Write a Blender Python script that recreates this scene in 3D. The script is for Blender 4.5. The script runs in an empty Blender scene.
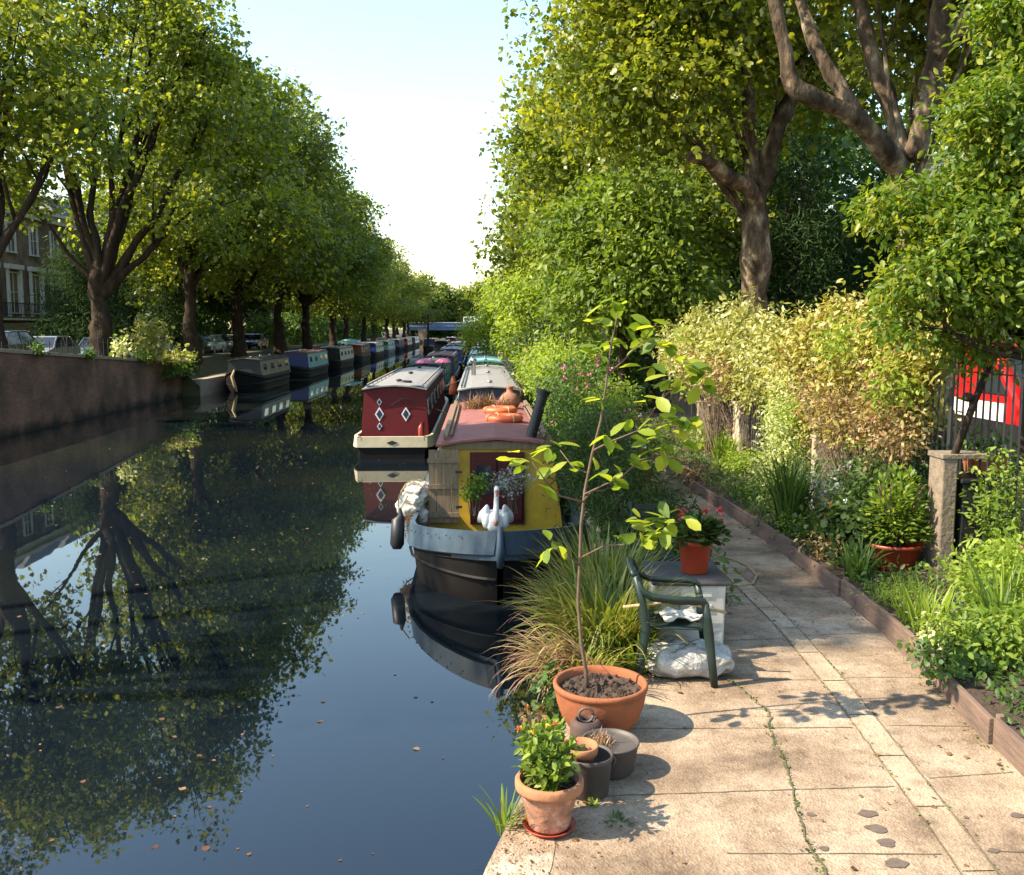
import bpy, math, random
import numpy as np
from math import sin, cos, pi, radians
from mathutils import Vector, Matrix
random.seed(7)
RS = np.random.RandomState
scene = bpy.context.scene
COL = scene.collection

# ------------------------------------------------------------------ camera maths
F = 950.0; CAMZ = 2.6
YAW = math.atan(32/950.0); PIT = math.atan(109.5/950.0)
fw = np.array([sin(YAW)*cos(PIT), cos(YAW)*cos(PIT), -sin(PIT)])
rt = np.array([cos(YAW), -sin(YAW), 0.0])
up = np.cross(rt, fw)
def ray(px, py): return fw + rt*(px-512)/F + up*(437.5-py)/F
def P(px, py, y):
    r = ray(px, py); return np.array([0, 0, CAMZ]) + r*(y/r[1])
def G(px, py, z=0.0):
    r = ray(px, py); return np.array([0, 0, CAMZ]) + r*((z-CAMZ)/r[2])
WZ = -0.86   # water level

# ------------------------------------------------------------------ materials
def newmat(name):
    m = bpy.data.materials.new(name); m.use_nodes = True
    nt = m.node_tree; nt.nodes.clear()
    return m, nt, nt.nodes, nt.links
def ramp(n, stops):
    r = n.new('ShaderNodeValToRGB')
    el = r.color_ramp.elements
    while len(el) < len(stops): el.new(0.5)
    for e, (p, c) in zip(el, stops):
        e.position = p; e.color = (c[0], c[1], c[2], 1)
    return r
def mat(name, c, rough=0.6, c2=None, scale=6.0, bump=0.0, metal=0.0, bscale=None, spec=0.5, stops=None, coat=0.0, stretch=None, detail=6, bdist=0.02):
    m, nt, n, l = newmat(name)
    out = n.new('ShaderNodeOutputMaterial'); b = n.new('ShaderNodeBsdfPrincipled')
    l.new(b.outputs[0], out.inputs[0])
    b.inputs['Roughness'].default_value = rough; b.inputs['Metallic'].default_value = metal
    b.inputs['Specular IOR Level'].default_value = spec; b.inputs['Coat Weight'].default_value = coat
    tc = n.new('ShaderNodeTexCoord'); mp = n.new('ShaderNodeMapping')
    l.new(tc.outputs['Object'], mp.inputs[0])
    if stretch: mp.inputs['Scale'].default_value = stretch
    nz = n.new('ShaderNodeTexNoise'); nz.inputs['Scale'].default_value = scale; nz.inputs['Detail'].default_value = detail
    nz.inputs['Roughness'].default_value = 0.65
    l.new(mp.outputs[0], nz.inputs[0])
    if stops is None:
        if c2 is None: c2 = tuple(x*0.72 for x in c)
        stops = [(0.3, c2), (0.7, c)]
    r = ramp(n, stops); l.new(nz.outputs[0], r.inputs[0]); l.new(r.outputs[0], b.inputs['Base Color'])
    if bump:
        n2 = n.new('ShaderNodeTexNoise'); n2.inputs['Scale'].default_value = bscale or scale*3; n2.inputs['Detail'].default_value = 6
        l.new(mp.outputs[0], n2.inputs[0])
        bp = n.new('ShaderNodeBump'); bp.inputs['Strength'].default_value = bump; bp.inputs['Distance'].default_value = bdist
        l.new(n2.outputs[0], bp.inputs['Height']); l.new(bp.outputs[0], b.inputs['Normal'])
    return m
def leafmat(name, dark, mid, light, trans=0.4, rough=0.5, tgain=1.5, spec=0.35):
    m, nt, n, l = newmat(name)
    out = n.new('ShaderNodeOutputMaterial'); b = n.new('ShaderNodeBsdfPrincipled')
    at = n.new('ShaderNodeAttribute'); at.attribute_name = 'rnd'
    r = ramp(n, [(0.0, dark), (0.5, mid), (1.0, light)])
    l.new(at.outputs['Fac'], r.inputs[0]); l.new(r.outputs[0], b.inputs['Base Color'])
    b.inputs['Roughness'].default_value = rough; b.inputs['Specular IOR Level'].default_value = spec
    t = n.new('ShaderNodeBsdfTranslucent')
    g = n.new('ShaderNodeMix'); g.data_type = 'RGBA'; g.blend_type = 'MULTIPLY'; g.inputs[0].default_value = 1.0
    l.new(r.outputs[0], g.inputs[6]); g.inputs[7].default_value = (tgain*1.25, tgain*1.2, tgain*0.55, 1)
    l.new(g.outputs[2], t.inputs[0])
    mx = n.new('ShaderNodeMixShader'); mx.inputs[0].default_value = trans
    l.new(b.outputs[0], mx.inputs[1]); l.new(t.outputs[0], mx.inputs[2]); l.new(mx.outputs[0], out.inputs[0])
    return m
def brickmat(name, c1, c2, mortar, axis='X'):
    m, nt, n, l = newmat(name)
    out = n.new('ShaderNodeOutputMaterial'); b = n.new('ShaderNodeBsdfPrincipled'); l.new(b.outputs[0], out.inputs[0])
    b.inputs['Roughness'].default_value = 0.9
    tc = n.new('ShaderNodeTexCoord'); sp = n.new('ShaderNodeSeparateXYZ'); cb = n.new('ShaderNodeCombineXYZ')
    l.new(tc.outputs['Object'], sp.inputs[0])
    l.new(sp.outputs['Y' if axis == 'X' else 'X'], cb.inputs[0]); l.new(sp.outputs['Z'], cb.inputs[1])
    br = n.new('ShaderNodeTexBrick'); l.new(cb.outputs[0], br.inputs[0])
    br.inputs['Scale'].default_value = 1.0; br.inputs['Brick Width'].default_value = 0.225; br.inputs['Row Height'].default_value = 0.075
    br.inputs['Mortar Size'].default_value = 0.006
    br.inputs['Color1'].default_value = (*c1, 1); br.inputs['Color2'].default_value = (*c2, 1); br.inputs['Mortar'].default_value = (*mortar, 1)
    nz = n.new('ShaderNodeTexNoise'); nz.inputs['Scale'].default_value = 0.8; nz.inputs['Detail'].default_value = 8
    l.new(tc.outputs['Object'], nz.inputs[0])
    r = ramp(n, [(0.35, (0.45, 0.45, 0.4)), (0.65, (1.1, 1.05, 1.0))]); l.new(nz.outputs[0], r.inputs[0])
    g = n.new('ShaderNodeMix'); g.data_type = 'RGBA'; g.blend_type = 'MULTIPLY'; g.inputs[0].default_value = 1.0
    l.new(br.outputs[0], g.inputs[6]); l.new(r.outputs[0], g.inputs[7]); l.new(g.outputs[2], b.inputs['Base Color'])
    if name == 'brick_wall':
        sz = n.new('ShaderNodeMath'); sz.operation = 'ADD'; l.new(sp.outputs['Z'], sz.inputs[0]); l.new(nz.outputs[0], sz.inputs[1])
        rz_ = ramp(n, [(0.55, (0.16, 0.20, 0.10)), (0.95, (1, 1, 1))]); l.new(sz.outputs[0], rz_.inputs[0])
        g2 = n.new('ShaderNodeMix'); g2.data_type = 'RGBA'; g2.blend_type = 'MULTIPLY'; g2.inputs[0].default_value = 1.0
        l.new(g.outputs[2], g2.inputs[6]); l.new(rz_.outputs[0], g2.inputs[7]); l.new(g2.outputs[2], b.inputs['Base Color'])
    bp = n.new('ShaderNodeBump'); bp.inputs['Strength'].default_value = 0.5; bp.inputs['Distance'].default_value = 0.01
    l.new(br.outputs['Fac'], bp.inputs['Height']); bp.invert = True; l.new(bp.outputs[0], b.inputs['Normal'])
    return m
def pavingmat(name, base, lightc, darkc, joints=False):
    """old concrete: broad stains, exposed aggregate speckle, fine bump"""
    m, nt, n, l = newmat(name)
    out = n.new('ShaderNodeOutputMaterial'); b = n.new('ShaderNodeBsdfPrincipled'); l.new(b.outputs[0], out.inputs[0])
    b.inputs['Roughness'].default_value = 0.92; b.inputs['Specular IOR Level'].default_value = 0.2
    tc = n.new('ShaderNodeTexCoord')
    def noise(s, d=8, ro=0.6):
        z = n.new('ShaderNodeTexNoise'); z.inputs['Scale'].default_value = s; z.inputs['Detail'].default_value = d; z.inputs['Roughness'].default_value = ro
        l.new(tc.outputs['Object'], z.inputs[0]); return z
    big = noise(0.9, 10, 0.7); fine = noise(45, 3, 0.8); midn = noise(7, 6, 0.75)
    r = ramp(n, [(0.36, darkc), (0.49, base), (0.64, lightc)]); l.new(big.outputs[0], r.inputs[0])
    vo = n.new('ShaderNodeTexVoronoi'); vo.inputs['Scale'].default_value = 75; l.new(tc.outputs['Object'], vo.inputs[0])
    r2 = ramp(n, [(0.0, (0.75, 0.7, 0.66)), (0.5, (1, 1, 1)), (1.0, (1.25, 1.2, 1.12))]); l.new(vo.outputs['Color'], r2.inputs[0])
    r3 = ramp(n, [(0.36, (0.62, 0.6, 0.56)), (0.47, (0.95, 0.95, 0.95)), (0.7, (1.1, 1.1, 1.1))]); l.new(midn.outputs[0], r3.inputs[0])
    cur = r.outputs[0]
    for x in (r2, r3):
        g = n.new('ShaderNodeMix'); g.data_type = 'RGBA'; g.blend_type = 'MULTIPLY'; g.inputs[0].default_value = 0.8
        l.new(cur, g.inputs[6]); l.new(x.outputs[0], g.inputs[7]); cur = g.outputs[2]
    if joints:      # every slab weathered to its own tone
        sp = n.new('ShaderNodeSeparateXYZ'); l.new(tc.outputs['Object'], sp.inputs[0])
        my = n.new('ShaderNodeMath'); my.operation = 'MULTIPLY'; my.inputs[1].default_value = 1.21; l.new(sp.outputs['Y'], my.inputs[0])
        fy = n.new('ShaderNodeMath'); fy.operation = 'FLOOR'; l.new(my.outputs[0], fy.inputs[0])
        gx = n.new('ShaderNodeMath'); gx.operation = 'GREATER_THAN'; gx.inputs[1].default_value = 2.6; l.new(sp.outputs['X'], gx.inputs[0])
        cb = n.new('ShaderNodeCombineXYZ'); l.new(fy.outputs[0], cb.inputs[0]); l.new(gx.outputs[0], cb.inputs[1])
        wn = n.new('ShaderNodeTexWhiteNoise'); l.new(cb.outputs[0], wn.inputs[0])
        rr = ramp(n, [(0, (0.80, 0.79, 0.77)), (1, (1.12, 1.11, 1.08))]); l.new(wn.outputs[0], rr.inputs[0])
        g = n.new('ShaderNodeMix'); g.data_type = 'RGBA'; g.blend_type = 'MULTIPLY'; g.inputs[0].default_value = 0.9
        l.new(cur, g.inputs[6]); l.new(rr.outputs[0], g.inputs[7]); cur = g.outputs[2]
    l.new(cur, b.inputs['Base Color'])
    bp = n.new('ShaderNodeBump'); bp.inputs['Strength'].default_value = 0.7; bp.inputs['Distance'].default_value = 0.006
    ad = n.new('ShaderNodeMath'); ad.operation = 'ADD'; l.new(fine.outputs[0], ad.inputs[0]); l.new(vo.outputs['Distance'], ad.inputs[1])
    l.new(ad.outputs[0], bp.inputs['Height']); l.new(bp.outputs[0], b.inputs['Normal'])
    return m

M = {}
def D(k, *a, **kw): M[k] = mat(k, *a, **kw); return M[k]
M['paving'] = pavingmat('paving', (0.275, 0.203, 0.142), (0.42, 0.335, 0.245), (0.125, 0.088, 0.060), True)
M['paving_strip'] = pavingmat('paving_strip', (0.33, 0.25, 0.17), (0.44, 0.35, 0.25), (0.18, 0.13, 0.09))
M['paving_light'] = pavingmat('paving_light', (0.50, 0.42, 0.32), (0.60, 0.54, 0.45), (0.42, 0.33, 0.24))
M['coping'] = pavingmat('coping', (0.28, 0.20, 0.135), (0.50, 0.44, 0.34), (0.14, 0.095, 0.06))
D('joint', (0.12, 0.09, 0.055), 0.95, c2=(0.075, 0.07, 0.035), scale=8)
D('stain', (0.075, 0.052, 0.042), 0.95, c2=(0.13, 0.095, 0.07), scale=30)
D('white_paint', (0.7, 0.68, 0.62), 0.8, c2=(0.5, 0.46, 0.38), scale=12)
D('soil', (0.075, 0.045, 0.028), 0.95, c2=(0.03, 0.018, 0.012), scale=14, bump=1.0, bscale=40)
D('earth', (0.08, 0.075, 0.035), 0.95, c2=(0.04, 0.045, 0.02), scale=2.5, bump=0.5)
D('asphalt', (0.055, 0.055, 0.055), 0.9, scale=3)
D('pavement', (0.22, 0.2, 0.18), 0.9, scale=2)
D('terracotta', (0.33, 0.105, 0.042), 0.85, c2=(0.20, 0.075, 0.038), scale=6, bump=0.3, spec=0.2)
M['terracotta_old'] = mat('terracotta_old', (0.42, 0.17, 0.09), 0.85, stops=[(0.34, (0.10, 0.075, 0.06)), (0.46, (0.30, 0.15, 0.09)), (0.56, (0.40, 0.18, 0.11)), (0.68, (0.5, 0.38, 0.30))], scale=11, bump=0.3)
D('terracotta_rim', (0.40, 0.17, 0.07), 0.85, c2=(0.26, 0.11, 0.055), scale=12, bump=0.2)
D('plastic_red', (0.30, 0.040, 0.014), 0.45, scale=4)
D('pot_dark', (0.055, 0.045, 0.04), 0.6, scale=8, bump=0.1)
D('pot_steel', (0.10, 0.085, 0.075), 0.6, metal=0.2, scale=8)
D('chair_green', (0.008, 0.020, 0.016), 0.42, c2=(0.018, 0.030, 0.026), scale=7, spec=0.35)
D('box_white', (0.62, 0.60, 0.54), 0.6, c2=(0.40, 0.37, 0.32), scale=4)
D('lid_grey', (0.035, 0.037, 0.045), 0.65, c2=(0.085, 0.075, 0.07), scale=6, spec=0.25)
D('bag_white', (0.50, 0.49, 0.46), 0.22, c2=(0.26, 0.23, 0.19), scale=7, coat=0.7, bump=1.0, bscale=22, bdist=0.03)
D('canvas', (0.62, 0.58, 0.50), 0.9, c2=(0.42, 0.38, 0.31), scale=6, bump=0.4)
D('wood_old', (0.22, 0.155, 0.09), 0.85, c2=(0.12, 0.085, 0.05), scale=3, stretch=(9, 9, 1), bump=0.3)
D('board', (0.19, 0.12, 0.085), 0.9, c2=(0.09, 0.06, 0.045), scale=2.5, stretch=(3, 1, 9), bump=0.4)
D('twig', (0.15, 0.10, 0.065), 0.85, c2=(0.07, 0.045, 0.03), scale=14)
D('stem_green', (0.10, 0.13, 0.04), 0.7, scale=12)
M['bark_plane'] = mat('bark_plane', (0.3, 0.22, 0.15), 0.9, stops=[(0.36, (0.026, 0.018, 0.012)), (0.47, (0.065, 0.046, 0.030)), (0.56, (0.14, 0.10, 0.064)), (0.66, (0.36, 0.285, 0.18))], scale=3.2, bump=1.0, bscale=12, stretch=(1, 1, 0.45), bdist=0.05, spec=0.1)
D('bark_dark', (0.065, 0.046, 0.032), 0.95, c2=(0.022, 0.016, 0.011), scale=3, bump=1.0, bscale=12, stretch=(1.5, 1.5, 0.4), bdist=0.05, spec=0.1)
D('concrete_dark', (0.25, 0.19, 0.13), 0.95, c2=(0.10, 0.08, 0.06), scale=7, bump=0.7)
D('concrete', (0.36, 0.29, 0.21), 0.95, c2=(0.2, 0.16, 0.12), scale=5, bump=0.5)
D('stone_pale', (0.50, 0.43, 0.30), 0.95, c2=(0.36, 0.29, 0.2), scale=5, bump=0.4)
D('iron', (0.018, 0.018, 0.02), 0.55, scale=6)
D('rust', (0.10, 0.045, 0.03), 0.8, c2=(0.03, 0.022, 0.02), scale=5)
D('hull_black', (0.008, 0.008, 0.009), 0.55, c2=(0.014, 0.012, 0.010), scale=3, spec=0.08)
D('hull_blue', (0.050, 0.083, 0.115), 0.55, c2=(0.028, 0.046, 0.064), scale=3)
D('deck_dark', (0.06, 0.055, 0.05), 0.8, scale=5)
D('yellow', (0.58, 0.36, 0.015), 0.5, c2=(0.40, 0.24, 0.02), scale=5)
D('maroon', (0.075, 0.011, 0.009), 0.55, c2=(0.05, 0.009, 0.008), scale=5, spec=0.25)
D('boat_red', (0.115, 0.008, 0.010), 0.55, c2=(0.085, 0.006, 0.008), scale=2, spec=0.25)
D('roof_red', (0.29, 0.095, 0.072), 0.75, c2=(0.17, 0.060, 0.05), scale=3.5, bump=0.15)
D('roof_grey', (0.20, 0.187, 0.172), 0.65, c2=(0.24, 0.23, 0.22), scale=2)
D('roof_pale', (0.48, 0.44, 0.37), 0.65, c2=(0.33, 0.30, 0.26), scale=2)
D('navy', (0.015, 0.022, 0.06), 0.45, scale=2)
D('royal', (0.018, 0.04, 0.20), 0.4, scale=2)
D('teal', (0.04, 0.22, 0.21), 0.45, scale=2)
D('aqua', (0.22, 0.46, 0.42), 0.5, scale=2)
D('green_paint', (0.025, 0.085, 0.045), 0.45, scale=2)
D('cream', (0.60, 0.52, 0.34), 0.55, c2=(0.45, 0.38, 0.24), scale=3)
D('white_gloss', (0.75, 0.74, 0.70), 0.4, c2=(0.6, 0.59, 0.56), scale=3)
D('side_wood', (0.36, 0.26, 0.14), 0.6, c2=(0.16, 0.12, 0.07), scale=3)
D('black', (0.012, 0.012, 0.013), 0.5, scale=5)
D('orange', (0.68, 0.11, 0.025), 0.5, c2=(0.5, 0.10, 0.03), scale=6)
D('pink', (0.62, 0.16, 0.26), 0.7, c2=(0.5, 0.12, 0.2), scale=4)
D('clay', (0.30, 0.13, 0.07), 0.8, scale=10)
D('swan_white', (0.74, 0.73, 0.70), 0.55, c2=(0.58, 0.56, 0.52), scale=10, bump=0.3)
D('bill', (0.5, 0.09, 0.02), 0.5)
D('rope', (0.42, 0.32, 0.16), 0.9, c2=(0.26, 0.19, 0.1), scale=30, bump=0.5)
D('rubber', (0.02, 0.02, 0.02), 0.8)
D('chrome', (0.5, 0.5, 0.5), 0.3, metal=0.9)
D('lamp_glass', (0.7, 0.7, 0.68), 0.15)
D('tail_red', (0.35, 0.01, 0.01), 0.2)
D('car_dark', (0.02, 0.022, 0.025), 0.25, coat=0.8)
D('car_silver', (0.30, 0.28, 0.29), 0.3, metal=0.4, coat=0.6)
D('car_blue', (0.17, 0.24, 0.30), 0.3, metal=0.3, coat=0.6)
D('car_red', (0.42, 0.008, 0.010), 0.4, coat=0.3)
D('stucco', (0.70, 0.64, 0.52), 0.9, c2=(0.55, 0.48, 0.38), scale=2)
D('plaster_white', (0.72, 0.72, 0.70), 0.8, c2=(0.6, 0.6, 0.58), scale=2)
D('slate', (0.09, 0.09, 0.10), 0.7, scale=3)
D('bridge_blue', (0.16, 0.24, 0.42), 0.6, scale=1)
D('blue_cloth', (0.02, 0.10, 0.32), 0.8)
D('petal_pink', (0.62, 0.13, 0.22), 0.7); D('petal_red', (0.45, 0.02, 0.02), 0.7); D('petal_yellow', (0.75, 0.50, 0.04), 0.7)
D('petal_orange', (0.65, 0.20, 0.03), 0.7); D('petal_white', (0.75, 0.74, 0.68), 0.7); D('petal_grey', (0.42, 0.42, 0.40), 0.8)
M['brick_wall'] = brickmat('brick_wall', (0.24, 0.105, 0.062), (0.14, 0.075, 0.05), (0.2, 0.17, 0.13))
M['brick_house'] = brickmat('brick_house', (0.30, 0.22, 0.16), (0.22, 0.16, 0.12), (0.26, 0.22, 0.18))
m, nt, n, l = newmat('glass'); o_ = n.new('ShaderNodeOutputMaterial'); b_ = n.new('ShaderNodeBsdfPrincipled'); l.new(b_.outputs[0], o_.inputs[0])
b_.inputs['Base Color'].default_value = (0.02, 0.025, 0.03, 1); b_.inputs['Roughness'].default_value = 0.06; M['glass'] = m
# leaves
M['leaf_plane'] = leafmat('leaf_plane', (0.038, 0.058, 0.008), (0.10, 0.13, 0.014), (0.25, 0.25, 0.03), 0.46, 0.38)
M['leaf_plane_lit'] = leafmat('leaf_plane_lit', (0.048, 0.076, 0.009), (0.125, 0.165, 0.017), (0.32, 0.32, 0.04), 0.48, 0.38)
M['leaf_chestnut'] = leafmat('leaf_chestnut', (0.055, 0.10, 0.013), (0.12, 0.18, 0.022), (0.24, 0.29, 0.045), 0.42)
M['leaf_far'] = leafmat('leaf_far', (0.05, 0.085, 0.013), (0.11, 0.15, 0.02), (0.22, 0.23, 0.035), 0.45)
M['leaf_dark'] = leafmat('leaf_dark', (0.018, 0.035, 0.010), (0.035, 0.062, 0.016), (0.07, 0.10, 0.022), 0.25, spec=0.15)
M['leaf_conifer'] = leafmat('leaf_conifer', (0.020, 0.042, 0.016), (0.040, 0.072, 0.026), (0.075, 0.11, 0.04), 0.2, 0.8, spec=0.05)
M['leaf_robinia'] = leafmat('leaf_robinia', (0.05, 0.10, 0.010), (0.10, 0.165, 0.016), (0.30, 0.30, 0.035), 0.45, 0.4)
M['leaf_gold'] = leafmat('leaf_gold', (0.17, 0.065, 0.03), (0.26, 0.27, 0.045), (0.66, 0.56, 0.26), 0.35)
M['leaf_goldgreen'] = leafmat('leaf_goldgreen', (0.12, 0.13, 0.03), (0.26, 0.27, 0.06), (0.66, 0.62, 0.38), 0.38)
M['leaf_cream'] = leafmat('leaf_cream', (0.10, 0.17, 0.03), (0.36, 0.40, 0.14), (0.68, 0.66, 0.42), 0.35)
M['leaf_lime'] = leafmat('leaf_lime', (0.11, 0.18, 0.02), (0.21, 0.29, 0.035), (0.34, 0.40, 0.06), 0.45)
M['leaf_fresh'] = leafmat('leaf_fresh', (0.06, 0.11, 0.012), (0.13, 0.20, 0.022), (0.27, 0.33, 0.05), 0.4)
M['leaf_mid'] = leafmat('leaf_mid', (0.03, 0.065, 0.012), (0.06, 0.115, 0.02), (0.12, 0.18, 0.035), 0.35)
M['leaf_sapling'] = leafmat('leaf_sapling', (0.09, 0.15, 0.018), (0.19, 0.26, 0.022), (0.36, 0.38, 0.04), 0.5)
M['leaf_grass'] = leafmat('leaf_grass', (0.06, 0.10, 0.013), (0.15, 0.18, 0.025), (0.33, 0.29, 0.09), 0.35)
M['leaf_straw'] = leafmat('leaf_straw', (0.16, 0.075, 0.05), (0.28, 0.17, 0.09), (0.42, 0.32, 0.17), 0.3)
M['leaf_dry'] = leafmat('leaf_dry', (0.09, 0.04, 0.02), (0.17, 0.09, 0.04), (0.30, 0.19, 0.09), 0.2)
M['leaf_withered'] = leafmat('leaf_withered', (0.13, 0.06, 0.03), (0.26, 0.17, 0.07), (0.46, 0.40, 0.20), 0.3)
M['leaf_silver'] = leafmat('leaf_silver', (0.12, 0.16, 0.11), (0.22, 0.26, 0.20), (0.42, 0.44, 0.38), 0.25)
M['leaf_reddish'] = leafmat('leaf_reddish', (0.08, 0.10, 0.03), (0.22, 0.12, 0.06), (0.34, 0.28, 0.11), 0.35)

# ------------------------------------------------------------------ scene bookkeeping
def tag(o, label=None, cat=None, group=None, kind=None):
    if label: o['label'] = label
    if cat: o['category'] = cat
    if group: o['group'] = group
    if kind: o['kind'] = kind
    return o
def thing(name, loc, label, cat, group=None, rz=0.0):
    o = bpy.data.objects.new(name, None); COL.objects.link(o)
    o.empty_display_size = 0.1
    o.location = tuple(float(x) for x in loc); o.rotation_euler = (0, 0, rz)
    return tag(o, label, cat, group)
def link(name, me, mats, parent=None):
    for m in (mats if isinstance(mats, (list, tuple)) else [mats]):
        me.materials.append(M[m] if isinstance(m, str) else m)
    o = bpy.data.objects.new(name, me); COL.objects.link(o)
    if parent is not None: o.parent = parent
    return o
def copy_thing(root, loc, rz=0.0, sc=(1, 1, 1), label=None):
    r = root.copy(); COL.objects.link(r); r.location = tuple(float(x) for x in loc); r.rotation_euler = (0, 0, rz); r.scale = sc
    if label: r['label'] = label
    for ch in list(root.children):
        c = ch.copy(); COL.objects.link(c); c.parent = r
        for g in list(ch.children):
            d = g.copy(); COL.objects.link(d); d.parent = c
    return r

class MB:
    def __init__(s): s.v = []; s.f = []; s.mi = []
    def add(s, vs, fs, mi=0):
        o = len(s.v); s.v += [tuple(float(c) for c in p) for p in vs]
        s.f += [tuple(i+o for i in f) for f in fs]; s.mi += [mi]*len(fs); return s
    def box(s, c, d, rz=0.0, mi=0, mtx=None, taper=1.0):
        x, y, z = [a/2 for a in d]; t = taper
        vs = [(-x, -y, -z), (x, -y, -z), (x, y, -z), (-x, y, -z), (-x*t, -y*t, z), (x*t, -y*t, z), (x*t, y*t, z), (-x*t, y*t, z)]
        if mtx is not None: vs = [mtx @ Vector(p) for p in vs]
        elif rz: vs = [(p[0]*cos(rz)-p[1]*sin(rz), p[0]*sin(rz)+p[1]*cos(rz), p[2]) for p in vs]
        vs = [(p[0]+c[0], p[1]+c[1], p[2]+c[2]) for p in vs]
        return s.add(vs, [(0, 3, 2, 1), (4, 5, 6, 7), (0, 1, 5, 4), (1, 2, 6, 5), (2, 3, 7, 6), (3, 0, 4, 7)], mi)
    def tube(s, pts, rad, n=8, mi=0, cap=True, flat=1.0):
        pts = [Vector([float(c) for c in p]) for p in pts]; k = len(pts)
        if not hasattr(rad, '__len__'): rad = [rad]*k
        vs = []; ref = None
        for i, p in enumerate(pts):
            t = (pts[min(i+1, k-1)] - pts[max(i-1, 0)])
            t = t.normalized() if t.length > 1e-9 else Vector((0, 0, 1))
            if ref is None: ref = t.orthogonal().normalized()
            a = ref - t*ref.dot(t); a = a.normalized() if a.length > 1e-6 else t.orthogonal().normalized()
            ref = a; b = t.cross(a)
            for j in range(n):
                w = 2*pi*j/n; vs.append(p + a*(rad[i]*cos(w)) + b*(rad[i]*sin(w)*flat))
        fs = [(i*n+j, i*n+(j+1) % n, (i+1)*n+(j+1) % n, (i+1)*n+j) for i in range(k-1) for j in range(n)]
        if cap: fs += [tuple(reversed(range(n))), tuple(range((k-1)*n, k*n))]
        return s.add(vs, fs, mi)
    def lathe(s, prof, c=(0, 0, 0), n=32, mi=0, sx=1.0, sy=1.0, closed=False, wob=0.0):
        vs = []
        for i, (r, z) in enumerate(prof):
            for j in range(n):
                w = 2*pi*j/n; q = 1 + wob*sin(3*w+i*0.7)
                vs.append((c[0]+r*cos(w)*sx*q, c[1]+r*sin(w)*sy*q, c[2]+z))
        k = len(prof)
        fs = [(i*n+j, i*n+(j+1) % n, (i+1)*n+(j+1) % n, (i+1)*n+j) for i in range(k-1) for j in range(n)]
        if prof[0][0] > 1e-6 and closed: fs.append(tuple(reversed(range(n))))
        if prof[-1][0] > 1e-6 and closed: fs.append(tuple(range((k-1)*n, k*n)))
        return s.add(vs, fs, mi)
    def prism(s, poly, off, mi=0):
        """poly: list of 3-D points (planar), extruded by vector off"""
        n = len(poly); a = [tuple(p) for p in poly]; b = [(p[0]+off[0], p[1]+off[1], p[2]+off[2]) for p in poly]
        fs = [tuple(reversed(range(n))), tuple(range(n, 2*n))] + [(i, (i+1) % n, n+(i+1) % n, n+i) for i in range(n)]
        return s.add(a+b, fs, mi)
    def ball(s, c, r, n=12, mi=0):
        if not hasattr(r, '__len__'): r = (r, r, r)
        k = n//2+1
        vs = []; 
        for i in range(k+1):
            t = pi*i/k
            for j in range(n): vs.append((c[0]+r[0]*sin(t)*cos(2*pi*j/n), c[1]+r[1]*sin(t)*sin(2*pi*j/n), c[2]-r[2]*cos(t)))
        fs = [(i*n+j, i*n+(j+1) % n, (i+1)*n+(j+1) % n, (i+1)*n+j) for i in range(k) for j in range(n)]
        return s.add(vs, fs, mi)
    def build(s, name, mats, parent=None, smooth=False, bevel=0.0, loc=None, sub=0):
        me = bpy.data.meshes.new(name); me.from_pydata(s.v, [], s.f); me.polygons.foreach_set('material_index', s.mi)
        if smooth: me.polygons.foreach_set('use_smooth', [True]*len(s.f))
        me.update(); me.validate()
        o = link(name, me, mats, parent)
        if bevel:
            b = o.modifiers.new('bevel', 'BEVEL'); b.width = bevel; b.segments = 2; b.limit_method = 'ANGLE'
        if sub:
            m = o.modifiers.new('sub', 'SUBSURF'); m.levels = sub; m.render_levels = sub
        if loc is not None: o.location = tuple(float(c) for c in loc)
        return o

def npmesh(name, V, Fc, k, rnd, mats, parent=None, smooth=False):
    """V (N,3) verts, Fc (M,k) faces"""
    me = bpy.data.meshes.new(name); nv = len(V); nf = len(Fc)
    me.vertices.add(nv); me.vertices.foreach_set('co', np.ascontiguousarray(V, dtype=np.float32).ravel())
    me.loops.add(nf*k); me.loops.foreach_set('vertex_index', np.ascontiguousarray(Fc, dtype=np.int32).ravel())
    me.polygons.add(nf); me.polygons.foreach_set('loop_start', np.arange(0, nf*k, k, dtype=np.int32))
    me.polygons.foreach_set('loop_total', np.full(nf, k, dtype=np.int32))
    if smooth: me.polygons.foreach_set('use_smooth', np.ones(nf, dtype=bool))
    at = me.attributes.new('rnd', 'FLOAT', 'POINT'); at.data.foreach_set('value', np.ascontiguousarray(rnd, dtype=np.float32))
    me.update(calc_edges=True)
    return link(name, me, mats, parent)

# leaf templates: verts (x across, y along, z lift), triangles
T_LOBED = (np.array([(0, 0.32, 0.0), (0, 0, 0), (-.30, .06, -.04), (-.50, .40, -.10), (-.24, .48, -.02), (-.34, .82, -.08), (0, 1.0, -.06), (.34, .82, -.08), (.24, .48, -.02), (.50, .40, -.10), (.30, .06, -.04)]),
           np.array([(0, i, i+1) for i in range(1, 10)] + [(0, 10, 1)]))
T_OVAL = (np.array([(0, 0, 0), (-.22, .3, .05), (-.2, .68, .02), (0, 1, -.1), (.2, .68, .02), (.22, .3, .05), (0, .45, -.03)]),
          np.array([(6, 0, 1), (6, 1, 2), (6, 2, 3), (6, 3, 4), (6, 4, 5), (6, 5, 0)]))
T_DIAM = (np.array([(0, 0, 0), (-.30, .45, .07), (0, 1, -.05), (.30, .45, .07)]), np.array([(0, 2, 1), (0, 3, 2)]))
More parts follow.
